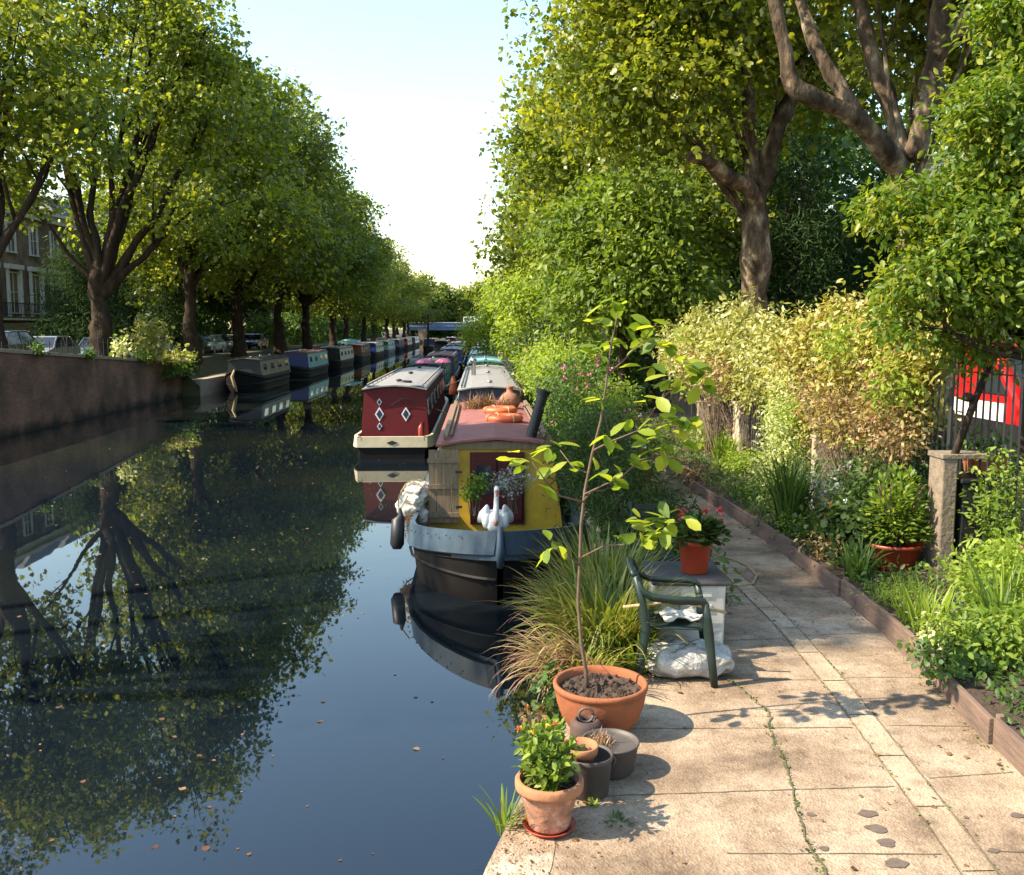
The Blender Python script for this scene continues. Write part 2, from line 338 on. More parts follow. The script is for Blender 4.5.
T_BROAD = (np.array([(0, 0, 0), (-.42, .30, .05), (-.40, .70, -.02), (0, 1, -.08), (.40, .70, -.02), (.42, .30, .05)]), np.array([(0, 3, 2), (0, 2, 1), (0, 4, 3), (0, 5, 4)]))
T_LANCE = (np.array([(0, 0, 0), (-.09, .4, .02), (0, 1, -.12), (.09, .4, .02)]), np.array([(0, 2, 1), (0, 3, 2)]))
def norm(a): return a/np.maximum(np.linalg.norm(a, axis=-1, keepdims=True), 1e-9)
def leaf_arrays(pos, d, nr, size, tmpl):
    tv, tf = tmpl
    d = norm(d); nr = nr - d*(nr*d).sum(1, keepdims=True); nr = norm(nr); x = np.cross(d, nr)
    V = pos[:, None, :] + size[:, None, None]*(tv[None, :, 0:1]*x[:, None, :] + tv[None, :, 1:2]*d[:, None, :] + tv[None, :, 2:3]*nr[:, None, :])
    k = len(tv); Fc = tf[None, :, :] + (np.arange(len(pos))*k)[:, None, None]
    return V.reshape(-1, 3), Fc.reshape(-1, 3), k
def leaves(name, pos, d, nr, size, tmpl, mats, parent=None, rg=None, rnd=None):
    V, Fc, k = leaf_arrays(pos, d, nr, size, tmpl)
    rg = rg or RS(1)
    if rnd is None: rnd = rg.rand(len(pos))
    return npmesh(name, V, Fc, 3, np.repeat(rnd, k), mats, parent)
def rdir(rg, n): return norm(rg.normal(size=(n, 3)))

def blades(name, base, az, length, width, lean, mats, parent, rg, droop=1.0, seg=6, rnd=None):
    """grass or sword blades: arrays of N"""
    N = len(az); t = np.linspace(0, 1, seg+1)
    ang = lean[:, None] + droop[:, None]*t[None, :]**1.5 if hasattr(droop, '__len__') else lean[:, None] + droop*t[None, :]**1.5
    ds = length[:, None]/seg
    hor = np.concatenate([np.zeros((N, 1)), np.cumsum(np.sin(ang[:, :-1])*ds, 1)], 1)
    ver = np.concatenate([np.zeros((N, 1)), np.cumsum(np.cos(ang[:, :-1])*ds, 1)], 1)
    dx, dy = np.cos(az), np.sin(az)
    c = np.stack([base[:, 0:1]+hor*dx[:, None], base[:, 1:2]+hor*dy[:, None], base[:, 2:3]+ver], -1)
    w = width[:, None]*(np.sin(pi*np.clip(0.25+0.75*t, 0, 1))[None, :]**0.7)*0.5 + 0.0006
    sv = np.stack([-dy, dx, np.zeros(N)], -1)
    L = c - sv[:, None, :]*w[..., None]; R = c + sv[:, None, :]*w[..., None]
    V = np.stack([L, R], 2).reshape(N, -1, 3); k = 2*(seg+1)
    q = np.array([(2*i, 2*i+1, 2*i+3, 2*i+2) for i in range(seg)])
    Fc = (q[None] + (np.arange(N)*k)[:, None, None]).reshape(-1, 4)
    if rnd is None: rnd = rg.rand(N)
    return npmesh(name, V.reshape(-1, 3), Fc, 4, np.repeat(rnd, k), mats, parent, True)

def in_blobs(rg, n, blobs, shell=0.55, fill=0.25):
    b = np.array(blobs, float); w = (b[:, 3]*b[:, 4]*b[:, 5])**(2/3); w /= w.sum()
    idx = rg.choice(len(b), n, p=w); u = rdir(rg, n)
    r = np.where(rg.rand(n) < fill, rg.rand(n)**(1/3), shell+(1-shell)*rg.rand(n)**0.8)
    ph = rg.rand(len(b), 3)*6
    lump = 1 + 0.24*np.sin(3.1*u[:, 0]+ph[idx, 0]+2*u[:, 2])*np.sin(3.7*u[:, 1]+ph[idx, 1]) + 0.15*np.sin(7*u[:, 2]+5*u[:, 0]+ph[idx, 2])
    return b[idx, :3] + u*b[idx, 3:6]*(r*lump)[:, None], u, idx

def cluster_leaves(rg, cen, out, lpc, sig, ls, flat=0.75, upw=0.7):
    n = len(cen)*lpc
    cs = np.repeat(rg.rand(len(cen))*0.5+0.75, lpc)
    off = np.clip(rg.normal(size=(n, 3)), -1.6, 1.6)*sig*cs[:, None]; off[:, 2] *= flat
    pos = np.repeat(cen, lpc, 0) + off
    o = np.repeat(out, lpc, 0)
    nr = norm(np.array([0, 0, upw]) + rdir(rg, n)*0.75 + o*0.35)
    d = norm(rdir(rg, n) + off/np.maximum(sig, 1e-3)*0.5 + np.array([0, 0, -0.35]))
    tone = np.repeat(rg.rand(len(cen)), lpc)
    rnd = np.clip(0.42*rg.rand(n) + 0.58*tone, 0, 1)
    return pos, d, nr, ls*(0.45+0.95*rg.rand(n)), rnd

from mathutils import noise as mnoise
def wood_tube(mb, pts, rad, n, amp=0.16, step=0.22):
    '''limb with burls and crooks: resampled rings, noise on every vertex'''
    P_ = [np.array(p, float) for p in pts]; q = []; r = []
    for i in range(len(P_)-1):
        k = max(1, int(np.linalg.norm(P_[i+1]-P_[i])/step))
        for t in np.linspace(0, 1, k, endpoint=False): q.append(P_[i]*(1-t)+P_[i+1]*t); r.append(rad[i]*(1-t)+rad[i+1]*t)
    q.append(P_[-1]); r.append(rad[-1]); q = np.array(q)
    for _ in range(3):
        if len(q) > 3: q[1:-1] = (q[:-2]+q[1:-1]*2+q[2:])/4
    for i in range(1, len(q)-1): q[i] += np.array(mnoise.noise_vector(Vector(q[i])*0.9))*r[i]*0.45
    o = len(mb.v); mb.tube(q, r, n)
    for i in range(len(q)):
        for j in range(n):
            v = Vector(mb.v[o+i*n+j]); c = Vector([float(x) for x in q[i]])
            f = 1 + amp*(mnoise.noise(v*2.3)*1.2 + mnoise.noise(v*5.5)*.8 + mnoise.noise(v*12)*.4)
            w = c + (v-c)*f; mb.v[o+i*n+j] = (w.x, w.y, w.z)

def bez(a, b, c, n=6):
    a, b, c = [np.array(x, float) for x in (a, b, c)]
    return [tuple((1-t)**2*a + 2*t*(1-t)*b + t*t*c) for t in np.linspace(0, 1, n)]

def make_tree(name, label, base, fork_z, tr, blobs, ncl, lpc, ls, seed, leaf='leaf_plane', bark='bark_plane', tmpl=T_LOBED,
              sig=0.5, group=None, cat='tree', limbs=None, twigs=0.6, wood=1.0, lean=(0, 0), sparse=None, shell=0.55, trunk_pts=None, fill=0.25):
    """everything local to base"""
    rg = RS(seed); base = np.array(base, float); root = thing(name, base, label, cat, group)
    bl = np.array(blobs, float).copy(); bl[:, :3] -= base
    mb = MB()
    fk = np.array([lean[0], lean[1], fork_z-base[2]])
    if trunk_pts is None:
        tp = [(0, 0, -0.3)]; rr = [tr*1.5]
        for t in (0.06, 0.2, 0.4, 0.6, 0.8, 1.0):
            tp.append(tuple(fk*t + np.array([rg.normal()*tr*0.18, rg.normal()*tr*0.18, 0]))); rr.append(tr*(1.25 if t < 0.1 else 1.05-0.30*t+0.09*rg.normal()))
        tp[-1] = tuple(fk); tp += [(fk[0], fk[1], fk[2]+tr*.5), (fk[0], fk[1], fk[2]+tr*1.3), (fk[0], fk[1], fk[2]+tr*2.2)]; rr += [tr*.70, tr*.45, tr*.2]
    else:
        tp = [tuple(np.array(p)-base) for p in trunk_pts[0]]; rr = trunk_pts[1]; fk = np.array(tp[-1])
    wood_tube(mb, tp, rr, 18, .30 if tr > .25 else .12)
    samp = []                # skeleton samples (pos, radius)
    for i, b in enumerate(bl):
        c = b[:3]
        a0 = fk - np.array([0, 0, tr*(.7+.4*(i % 3))])
        midp = a0*0.5 + c*0.5 + np.array([0, 0, 0.15*np.linalg.norm(c-a0)])*(1 if i % 2 else -0.3) + rg.normal(size=3)*0.4
        pts = bez(a0 - np.array([0, 0, 0.2]), midp, c + np.array([0, 0, b[5]*0.35]), 9)
        pts = [tuple(np.array(p) + rg.normal(size=3)*tr*0.22*(j > 0)) for j, p in enumerate(pts)]
        r0 = tr*(0.62 if len(bl) < 4 else 0.50)*wood*rg.uniform(.75, 1.1)
        rad = [r0*(1.35 if j == 0 else 1)*(1-0.82*(j/8.0)**.7)*rg.uniform(.9, 1.12) for j in range(9)]
        wood_tube(mb, pts, rad, 10, .22, .3); samp += [(np.array(p), r) for p, r in zip(pts[2:], rad[2:])]
        # secondary forks
        for k in range(4):
            j = rg.randint(3, 8); q = np.array(pts[j]); u = rdir(rg, 1)[0]; u[2] = abs(u[2])*0.9
            e = c + u*b[3:6]*0.75
            p2 = bez(q, (q+e)/2 + rg.normal(size=3)*0.35 + np.array([0, 0, 0.2]), e, 7)
            ra = [rad[j]*0.62*(1-0.78*i2/6.0) for i2 in range(7)]
            mb.tube(p2, ra, 6); samp += [(np.array(p), r) for p, r in zip(p2[1:], ra[1:])]
    if limbs:
        for pts, rad in limbs:
            pts = [tuple(np.array(p)-base) for p in pts]; wood_tube(mb, pts, rad, 14, .26, .12); samp += [(np.array(p), r) for p, r in zip(pts[1:], rad[1:])]
    cen, out, idx = in_blobs(rg, ncl, bl, shell, fill)
    S = np.array([s[0] for s in samp]); R_ = np.array([s[1] for s in samp])
    sel = rg.rand(ncl) < twigs
    for c in cen[sel]:
        j = int(np.argmin(((S-c)**2).sum(1)*(1+0.4*rg.rand(len(S)))))
        q = S[j]; L = np.linalg.norm(c-q)
        if L > 6 or L < 0.15: continue
        r1 = min(R_[j]*0.5, 0.012+0.010*L)
        mb.tube(bez(q, (q+c)/2 + np.array([0, 0, 0.12*L]) + rg.normal(size=3)*0.08*L, c, 5), [r1, r1*0.8, r1*0.6, r1*0.45, r1*0.25], 4, cap=False)
    mb.build('trunk', [bark], root, smooth=True)
    pos, d, nr, sz, rnd = cluster_leaves(rg, cen, out, lpc, sig, ls)
    leaves('crown', pos, d, nr, sz, tmpl, [leaf], root, rg, rnd)
    return root

def bush(name, label, cat, base, blobs, n, ls, seed, leaf, tmpl=T_OVAL, group=None, stems=8, stem_m='twig', lpc=10, sig=None, upw=0.7, flowers=None, shell=0.45, stem_r=0.008):
    """blobs in world coords"""
    rg = RS(seed); base = np.array(base, float); root = thing(name, base, label, cat, group)
    bl = np.array(blobs, float).copy(); bl[:, :3] -= base
    ncl = max(4, n//lpc); sig = sig or ls*1.3
    cen, out, idx = in_blobs(rg, ncl, bl, shell, 0.35)
    cen[:, 2] = np.maximum(cen[:, 2], 0.03)
    pos, d, nr, sz, rnd = cluster_leaves(rg, cen, out, lpc, sig, ls, upw=upw)
    ok = pos[:, 2] > 0.0
    leaves('foliage', pos[ok], d[ok], nr[ok], sz[ok], tmpl, [leaf], root, rg, rnd[ok])
    mb = MB()
    for i in range(stems):
        c = cen[rg.randint(len(cen))]; s = np.array([rg.normal()*0.04, rg.normal()*0.04, -0.03])
        c0 = bl[rg.randint(len(bl)), :3]; s[:2] += c0[:2]*0.3
        mb.tube(bez(s, (s+c)/2 + np.array([0, 0, 0.1]), c, 6), [stem_r*(1-0.13*k) for k in range(6)], 5, cap=False)
    if stems: mb.build('stem', [stem_m], root, smooth=True)
    if flowers:
        for (fm, fn, fs) in flowers:
            j = rg.randint(0, len(cen), fn); fpos = cen[j] + out[j]*sig*1.1 + rg.normal(size=(fn, 3))*sig*0.4
            fpos[:, 2] = np.maximum(fpos[:, 2], 0.05)
            k = 7
            for q in fpos:
                leaves('flower', q + rg.normal(size=(k, 3))*fs*0.12, rdir(rg, k)+np.array([0, -0.2, 0.4]), rdir(rg, k)+np.array([0, -0.6, 0.6]), np.full(k, fs*0.6), T_BROAD, [fm], root, rg)
    return root

def grass_clump(name, label, cat, base, n, h, spread, w, seed, leaf, group=None, droop=(0.6, 1.8), lean=(0.05, 0.7), seg=7, part='foliage', root=None, azr=None):
    rg = RS(seed)
    root = root or thing(name, base, label, cat, group)
    a = rg.rand(n)*2*pi; r = np.sqrt(rg.rand(n))*spread
    b = np.stack([r*np.cos(a), r*np.sin(a), np.zeros(n)], -1)
    az = a + rg.normal(size=n)*0.5 if azr is None else azr[0]+rg.rand(n)*(azr[1]-azr[0])
    blades(part, b, az, h*(0.6+0.5*rg.rand(n)), w*(0.6+0.8*rg.rand(n)), lean[0]+rg.rand(n)*(lean[1]-lean[0]), [leaf], root, rg, droop[0]+rg.rand(n)*(droop[1]-droop[0]), seg)
    return root

# ================================================================== SETTING
def struct(o): o['kind'] = 'structure'; return o
def strip_mesh(rows, name, mats):
    """rows: list of lists of points (same length) -> grid"""
    mb = MB(); k = len(rows[0]); vs = [p for r in rows for p in r]
    fs = [(i*k+j, i*k+j+1, (i+1)*k+j+1, (i+1)*k+j) for i in range(len(rows)-1) for j in range(k-1)]
    mb.add(vs, fs); return struct(mb.build(name, mats))
EX = [(-12, -0.1), (3.0, -0.02), (4.3, 0.0), (5.06, .22), (5.7, .42), (6.8, .86), (8.5, 1.38), (10, 1.5), (400, 1.5)]
KX = [(-12, 2.4), (3.0, 2.95), (5.7, 3.22), (7.0, 3.4), (8.5, 3.5), (10.4, 3.52), (18, 3.38), (30, 3.3), (400, 3.3)]
SX = [(-12, 1.4), (3.0, 2.25), (4.5, 2.42), (6.5, 2.6), (8.1, 2.68), (10.6, 2.66), (20, 2.6), (400, 2.6)]
def ex(y): return float(np.interp(y, [a for a, b in EX], [b for a, b in EX]))
def kx(y): return float(np.interp(y, [a for a, b in KX], [b for a, b in KX]))
def sx(y): return float(np.interp(y, [a for a, b in SX], [b for a, b in SX]))
ys = [-12, -6, 0, 2, 3, 3.6, 4, 4.3, 4.6, 4.85, 5.06, 5.3, 5.5, 5.7, 6, 6.4, 6.8, 7.2, 7.8, 8.5, 9.2, 10, 12, 15, 18, 24, 30, 60, 120, 240, 400]
rg0 = RS(5)
rows = []
for y in ys:
    w = rg0.normal()*0.02 if 3 < y < 9 else 0
    e = ex(y)+w; k = kx(y)
    rows.append([(e-0.02, y, -2.2), (e-0.03, y, -0.35), (e, y, -0.05), (e+0.04, y, -0.008), (e+0.12, y, 0)] + [(e+0.12+(k-e-0.12)*t, y, 0) for t in (0.25, 0.5, 0.75, 1)])
strip_mesh(rows, 'towpath', ['paving'])
# stone coping along the water
rows = [[(ex(y)-0.035, y, -0.12), (ex(y)+0.01, y, 0.004), (ex(y)+0.30+0.03*sin(y*9), y, 0.004)] for y in np.linspace(2.5, 9.0, 40)]
strip_mesh(rows, 'coping_stones', ['coping'])
# raised slab strip over the cables, slab by slab, with gaps
mb = MB(); y = 0.5
while y < 60:
    L = 0.62 if y < 30 else 3.0
    a, b = y+0.008, y+L-0.008
    vs = []
    for yy in (a, b): vs += [(sx(yy)-0.08, yy, 0.006), (sx(yy)+0.08, yy, 0.006)]
    mb.add(vs, [(0, 1, 3, 2)]); y += L
struct(mb.build('cable_cover_strip', ['paving_strip']))
def ribbon(pts, w, z, wob=0.3, seed=1):
    rg = RS(seed); q = []
    for i in range(len(pts)-1):
        a, b = np.array(pts[i]), np.array(pts[i+1]); n = max(2, int(np.linalg.norm(b-a)/0.06))
        for t in np.linspace(0, 1, n, endpoint=False): q.append(a+(b-a)*t)
    q.append(np.array(pts[-1])); q = np.array(q)
    q[:, :2] += rg.normal(size=(len(q), 2))*w*wob
    vs = []
    for i, p in enumerate(q):
        t = q[min(i+1, len(q)-1)]-q[max(i-1, 0)]; t /= max(np.linalg.norm(t), 1e-6)
        ww = w*(0.6+0.8*rg.rand())/2
        vs += [(p[0]-t[1]*ww, p[1]+t[0]*ww, z), (p[0]+t[1]*ww, p[1]-t[0]*ww, z)]
    return vs, [(2*i, 2*i+1, 2*i+3, 2*i+2) for i in range(len(q)-1)]
mb = MB()
for side in (-0.092, 0.092):
    mb.add(*ribbon([(sx(y)+side, y) for y in np.arange(0.5, 25, 0.5)], 0.006, 0.004, 0.4, 3))
for i, yy in enumerate([3.4, 4.35, 5.12, 5.86, 6.72, 7.7, 8.9, 10.1, 11.6, 13.2, 15, 17, 19, 22, 25]):
    x1 = kx(yy)-0.03; x0 = ex(yy)+0.3
    t = 0.10*sin(i*2.3)
    mb.add(*ribbon([(x0+(.9 if i % 3 == 1 else 0), yy+t), (sx(yy)-0.12, yy+t*0.4)], 0.007, 0.004, 0.3, i))
    mb.add(*ribbon([(sx(yy)+0.12, yy+0.05), (x1, yy+0.05-t*0.6)], 0.006, 0.004, 0.3, i+40))
cr = [G(px, py)[:2] for px, py in [(832, 900), (822, 868), (806, 838), (797, 805), (786, 765), (772, 738), (768, 712), (742, 690), (712, 668)]]
mb.add(*ribbon(cr, 0.010, 0.007, 0.8, 77))
struct(mb.build('paving_joints', ['joint']))
rgm = RS(66); n_ = 620; cm = np.array([q_[:2] for q_ in [tuple(c_) for c_ in cr]]); j = rgm.randint(0, len(cm)-1, n_); tt_ = rgm.rand(n_)[:, None]
pm = cm[j]*(1-tt_)+cm[j+1]*tt_ + rgm.normal(size=(n_, 2))*.012
j2 = rgm.rand(n_) < .45; yv = 4+rgm.rand(n_)*9; pm[j2, 0] = np.array([sx(y_) for y_ in yv])[j2]+np.where(rgm.rand(n_) < .5, -.092, .092)[j2]+rgm.normal(size=n_)[j2]*.01; pm[j2, 1] = yv[j2]
j3 = rgm.rand(n_) < .30; pm[j3, 0] = np.array([kx(y_) for y_ in yv])[j3]-.03-np.abs(rgm.normal(size=n_)[j3])*.05; pm[j3, 1] = yv[j3]
o = leaves('joint_moss', np.concatenate([pm, np.full((n_, 1), .006)], 1), rdir(rgm, n_)+np.array([0, 0, .3]), rdir(rgm, n_)*.6+np.array([0, 0, 1.]), .008+.014*rgm.rand(n_), T_BROAD, ['leaf_mid'], None, rgm); o['kind'] = 'stuff'; o['label'] = 'moss and tiny weeds in the paving cracks'
# dark worn patches and white paint marks on the paving
rg = RS(12); mb = MB(); 
def splat(mb, c, rx, ry, z, rg, n=26):
    ph = rg.rand(3)*6
    vs = [(c[0], c[1], z)] + [(c[0]+rx*cos(w)*(0.9+0.14*sin(2*w+ph[0])+0.10*sin(5*w+ph[1])), c[1]+ry*sin(w)*(0.9+0.14*sin(3*w+ph[2])), z) for w in np.linspace(0, 2*pi, n, endpoint=False)]
    mb.add(vs, [(0, i+1, (i+1) % n+1) for i in range(n)])
for px, py, r in [(868, 814, .055), (876, 829, .06), (886, 843, .055), (896, 864, .06), (824, 849, .03), (811, 815, .028), (935, 826, .022), (994, 851, .03), (1018, 816, .04), (966, 818, .018), (962, 863, .028), (1013, 741, .03)]:
    c = G(px, py); splat(mb, c, r, r*0.8, 0.0045, rg)
struct(mb.build('worn_patches', ['stain']))
# canal water
m, nt, n, l = newmat('water'); o_ = n.new('ShaderNodeOutputMaterial'); b_ = n.new('ShaderNodeBsdfPrincipled'); l.new(b_.outputs[0], o_.inputs[0])
b_.inputs['Base Color'].default_value = (0.012, 0.016, 0.006, 1); b_.inputs['Roughness'].default_value = 0.012; b_.inputs['IOR'].default_value = 1.62
tc = n.new('ShaderNodeTexCoord'); mp = n.new('ShaderNodeMapping'); l.new(tc.outputs['Object'], mp.inputs[0]); mp.inputs['Scale'].default_value = (1, 0.6, 1)
nz = n.new('ShaderNodeTexNoise'); nz.inputs['Scale'].default_value = 1.1; nz.inputs['Detail'].default_value = 3; l.new(mp.outputs[0], nz.inputs[0])
bp = n.new('ShaderNodeBump'); bp.inputs['Strength'].default_value = 0.11; bp.inputs['Distance'].default_value = 0.010; l.new(nz.outputs[0], bp.inputs['Height']); l.new(bp.outputs[0], b_.inputs['Normal'])
# a thin dusty film drifts on parts of the surface
nf = n.new('ShaderNodeTexNoise'); nf.inputs['Scale'].default_value = 0.09; nf.inputs['Detail'].default_value = 7; l.new(tc.outputs['Object'], nf.inputs[0])
rf = ramp(n, [(0.45, (0.004, 0.007, 0.011)), (0.75, (0.020, 0.023, 0.012))]); l.new(nf.outputs[0], rf.inputs[0]); l.new(rf.outputs[0], b_.inputs['Base Color'])
M['water'] = m
strip_mesh([[(-16.2, y, WZ), (1.7, y, WZ)] for y in (-60, 20, 60, 200, 256)], 'canal_water', ['water'])

# right bank: flower bed, verge, pavement, street, land to the horizon
rows = []
for y in [-12, 0, 3, 5, 6, 7, 8, 9, 10, 12, 14, 17, 20, 25, 30, 60, 120, 400]:
    k = kx(y)+0.03
    rows.append([(k, y, -0.2), (k, y, 0.13), (k+0.5, y, 0.16), (5.2, y, 0.3), (6.4, y, 0.32)])
strip_mesh(rows, 'flower_bed_soil', ['soil'])
strip_mesh([[(x, y, z) for x, z in ((6.4, .32), (7.2, .33), (8.4, .33))] for y in (-60, 20, 60, 200, 420)], 'pavement_right', ['pavement'])
strip_mesh([[(x, y, z) for x, z in ((8.4, .33), (8.42, .2), (15.4, .2), (15.42, .33))] for y in (-60, 20, 60, 200, 420)], 'street_right', ['asphalt'])
strip_mesh([[(x, y, z) for x, z in ((15.42, .33), (40, .4), (200, .4), (700, .4))] for y in (-60, 20, 60, 200, 420)], 'ground_right', ['earth'])
# left bank: low quay, raised street behind the wall, land to the horizon
def lz(y): return float(np.interp(y, [0, 30, 42, 52, 400], [1.35, 1.15, 0.95, 0.75, 0.6]))
rows = [[(-15.2 if y < 49 else -14.3, y, -2), (-15.2 if y < 49 else -14.3, y, -0.35 if y >= 49 else 0.5), (-15.35, y, -0.33 if y >= 49 else 0.5), (-16.6 if y >= 49 else -15.4, y, -0.28 if y >= 49 else lz(y)), (-17.6, y, lz(y)), (-20.5, y, lz(y))] for y in (-60, 20, 30, 40, 48.9, 49.0, 55, 70, 100, 200, 420)]
strip_mesh(rows, 'bank_left', ['earth'])
strip_mesh([[(-20.5, y, lz(y)), (-20.52, y, lz(y)-0.12), (-27.5, y, lz(y)-0.12), (-27.52, y, lz(y))] for y in (-60, 20, 30, 42, 52, 100, 420)], 'street_left', ['asphalt'])
strip_mesh([[(-27.52, y, lz(y)), (-32, y, lz(y)), (-200, y, .6), (-700, y, .6)] for y in (-60, 20, 30, 42, 52, 100, 420)], 'ground_left', ['earth'])
struct(MB().add([(-16.5, 255, -1.2), (1.8, 255, -1.2), (1.8, 260, .55), (-16.5, 260, .55), (1.8, 420, .4), (-16.5, 420, .4)], [(0, 1, 2, 3), (3, 2, 4, 5)]).build('canal_end_bank', ['earth']))
struct(MB().add([(-700, 420, .4), (700, 420, .4), (700, 1500, .4), (-700, 1500, .4)], [(0, 1, 2, 3)]).build('ground_far', ['earth']))

# brick retaining wall on the left with stone coping
w = thing('retaining_wall', (-15.2, 36, WZ), 'dark brick canal retaining wall along the shaded left bank', 'wall')
wt = lambda y: float(np.interp(y, [15, 30.7, 42, 49.2], [2.1, 1.84, 1.18, 0.85]))
mb = MB(); pts = [(15, ), (30.7, ), (36, ), (42, ), (49.2, )]
Y = [10, 20, 30.7, 36, 42, 46, 49.2]
vs = []; 
for y in Y: vs += [(0.06, y-36, -1.2), (0.0, y-36, wt(y)-WZ), (-0.42, y-36, wt(y)-WZ), (-0.42, y-36, 0.6)]
fs = [(4*i+j, 4*i+j+1, 4*i+j+5, 4*i+j+4) for i in range(len(Y)-1) for j in range(3)]
k = 4*(len(Y)-1); fs += [(k, k+1, k+2, k+3)]
mb.add(vs, fs); mb.build('wall_face', ['brick_wall'], w)
mb = MB(); vs = []
for y in Y: z = wt(y)-WZ+0.003; vs += [(0.05, y-36, z), (0.05, y-36, z+0.12), (-0.47, y-36, z+0.12), (-0.47, y-36, z)]
mb.add(vs, [(4*i+j, 4*i+j+1, 4*i+j+5, 4*i+j+4) for i in range(len(Y)-1) for j in range(3)] + [(k, k+1, k+2, k+3)]); mb.build('coping', ['concrete'], w, bevel=0.01)
q = thing('quay_edge', (-14.3, 49, WZ), 'low dark stone quay edge behind the moored boats on the left bank', 'quay')
mb = MB(); mb.box((-0.2, 95, 0.28), (0.5, 190, 1.1)); mb.build('edge_stone', ['concrete'], q)

# iron railings on the left wall
def railing(name, label, p0, p1, h, step, post_step, z0, group=None, bar=0.011, mat_='iron'):
    p0, p1 = np.array(p0, float), np.array(p1, float); L = np.linalg.norm(p1-p0); u = (p1-p0)/L
    root = thing(name, (*p0, z0), label, 'railing', group)
    ang = math.atan2(u[1], u[0])
    root.rotation_euler = (0, 0, ang)
    mb = MB()
    for z in (0.14, h-0.14): mb.box((L/2, 0, z), (L, 0.035, 0.012))
    mb.build('rail', [mat_], root)
    mb = MB(); x = step
    while x < L:
        mb.tube([(x, 0, 0.02), (x, 0, h-0.05), (x, 0, h+0.02)], [bar, bar, 0.001], 5); x += step
    o = mb.build('bar', [mat_], root); o['kind'] = 'stuff'
    x = 0
    while x <= L+0.01:
        MB().tube([(x, 0, -0.05), (x, 0, h+0.05), (x, 0, h+0.12)], [0.028, 0.028, 0.004], 6).build('post', [mat_], root); x += post_step
    return root
railing('iron_railing', 'thin dark railing on the street edge behind the left brick wall', (-15.75, 28), (-15.75, 49), 1.0, 0.5, 3.0, 1.15, bar=0.014)
railing('iron_railing', 'black iron railings beside the street with the red van, nearest stretch', (4.95, 5.0), (4.95, 12.2), 2.05, 0.13, 2.4, 0.25)
railing('iron_railing', 'black iron railings running behind the golden hedge and onward', (4.95, 12.4), (4.95, 36.4), 2.0, 0.14, 2.4, 0.25)

# ------------------------------------------------------------------ bridge far away
br = thing('road_bridge', (-4.5, 232, WZ), 'blue girder road bridge crossing the far end of the canal', 'bridge')
mb = MB(); mb.box((0, 0, 3.4), (26, 7, .9)); mb.box((0, -3.6, 4.2), (26, 0.25, 1.0)); mb.box((0, 3.6, 4.2), (26, 0.25, 1.0)); mb.build('girder', ['bridge_blue'], br)
for sx_ in (-9.2, 9.2): MB().box((sx_, 0, 1.3), (2.0, 7.6, 3.4)).build('abutment', ['brick_house'], br)
MB().box((0, -3.78, 4.75), (26, 0.12, 0.16)).build('handrail', ['white_gloss'], br)

# ------------------------------------------------------------------ terraced houses on the left
def win_parts(root, x, y, z, w, h, proto={}):
    key = (w, h)
    if key not in proto:
        mb = MB(); t = 0.09
        for c, d in (((0, 0, h/2+t/2), (.12, w+2*t, t)), ((0, 0, -h/2-t/2), (.2, w+2*t+.1, t)), ((0, -w/2-t/2, 0), (.12, t, h)), ((0, w/2+t/2, 0), (.12, t, h)), ((-.03, 0, 0), (.05, .05, h)), ((-.03, 0, .05), (.05, w, .05))): mb.box(c, d)
        f = mb.build('window', ['plaster_white'], root); g = MB().box((-0.09, 0, 0), (.02, w, h)).build('pane', ['glass'], f)
        proto[key] = (f, g)
    else:
        f0, g0 = proto[key]; f = f0.copy(); COL.objects.link(f); f.parent = root; g = g0.copy(); COL.objects.link(g); g.parent = f
    f.location = (x, y, z)
hl = ['leftmost brick terraced house seen under the tree crowns', 'brick terraced house with white balcony windows left of the big plane trunk', 'brick terraced house directly behind the dark yew', 'brick terraced house fourth along, mostly hidden by leaves', 'brick terraced house fifth along, hidden deep among trees']
for i, y0 in enumerate((52, 58.2, 64.4, 70.6, 76.8)):
    h = thing('terraced_house', (-30, y0, -0.25), hl[i], 'house', 'brick terraced houses on the left street')
    MB().box((-5, 3.1, 7.0), (10, 6.18, 7.6)).build('wall', ['brick_house'], h)
    MB().box((-4.97, 3.1, 1.5), (10.1, 6.18, 3.35)).build('stucco_ground_floor', ['stucco'], h)
    mb = MB(); mb.box((0.1, 3.1, 10.7), (.5, 6.18, .22)); mb.box((0.02, 3.1, 10.35), (.25, 6.18, .5)); mb.build('cornice', ['plaster_white'], h)
    MB().box((-5, 3.1, 11.6), (9.4, 6.1, 1.6), taper=0.72).build('roof', ['slate'], h)
    for yy in (1.55, 4.65):
        win_parts(h, 0.06, yy, 8.6, 1.0, 1.75); win_parts(h, 0.06, yy, 5.1, 1.25, 2.5); win_parts(h, 0.12, yy, 1.7, 1.0, 1.7)
        mb = MB()
        for s in (-0.85, 0.85): mb.box((0.13, yy+s, 5.1), (.16, .2, 3.0))
        mb.box((0.16, yy, 6.75), (.3, 2.1, .3)); mb.build('window_surround', ['plaster_white'], h)
    mb = MB(); mb.box((0.5, 3.1, 3.4), (1.0, 6.0, .12)); mb.build('balcony', ['stucco'], h)
    mb = MB(); mb.box((0.95, 3.1, 4.4), (.05, 5.9, .05)); mb.box((0.95, 3.1, 3.7), (.04, 5.9, .04))
    for k in range(30): mb.box((0.95, 0.25+k*0.197, 4.0), (.025, .035, .8))
    mb.build('balcony_railing', ['iron'], h)
wh = thing('white_house', (18, 36, .3), 'white rendered house glimpsed between the trees on the right', 'house')
MB().box((3, 4, 3.5), (8, 14, 7)).build('wall', ['plaster_white'], wh); MB().box((3, 4, 8), (8.4, 14.4, 2), taper=0.5).build('roof', ['slate'], wh)
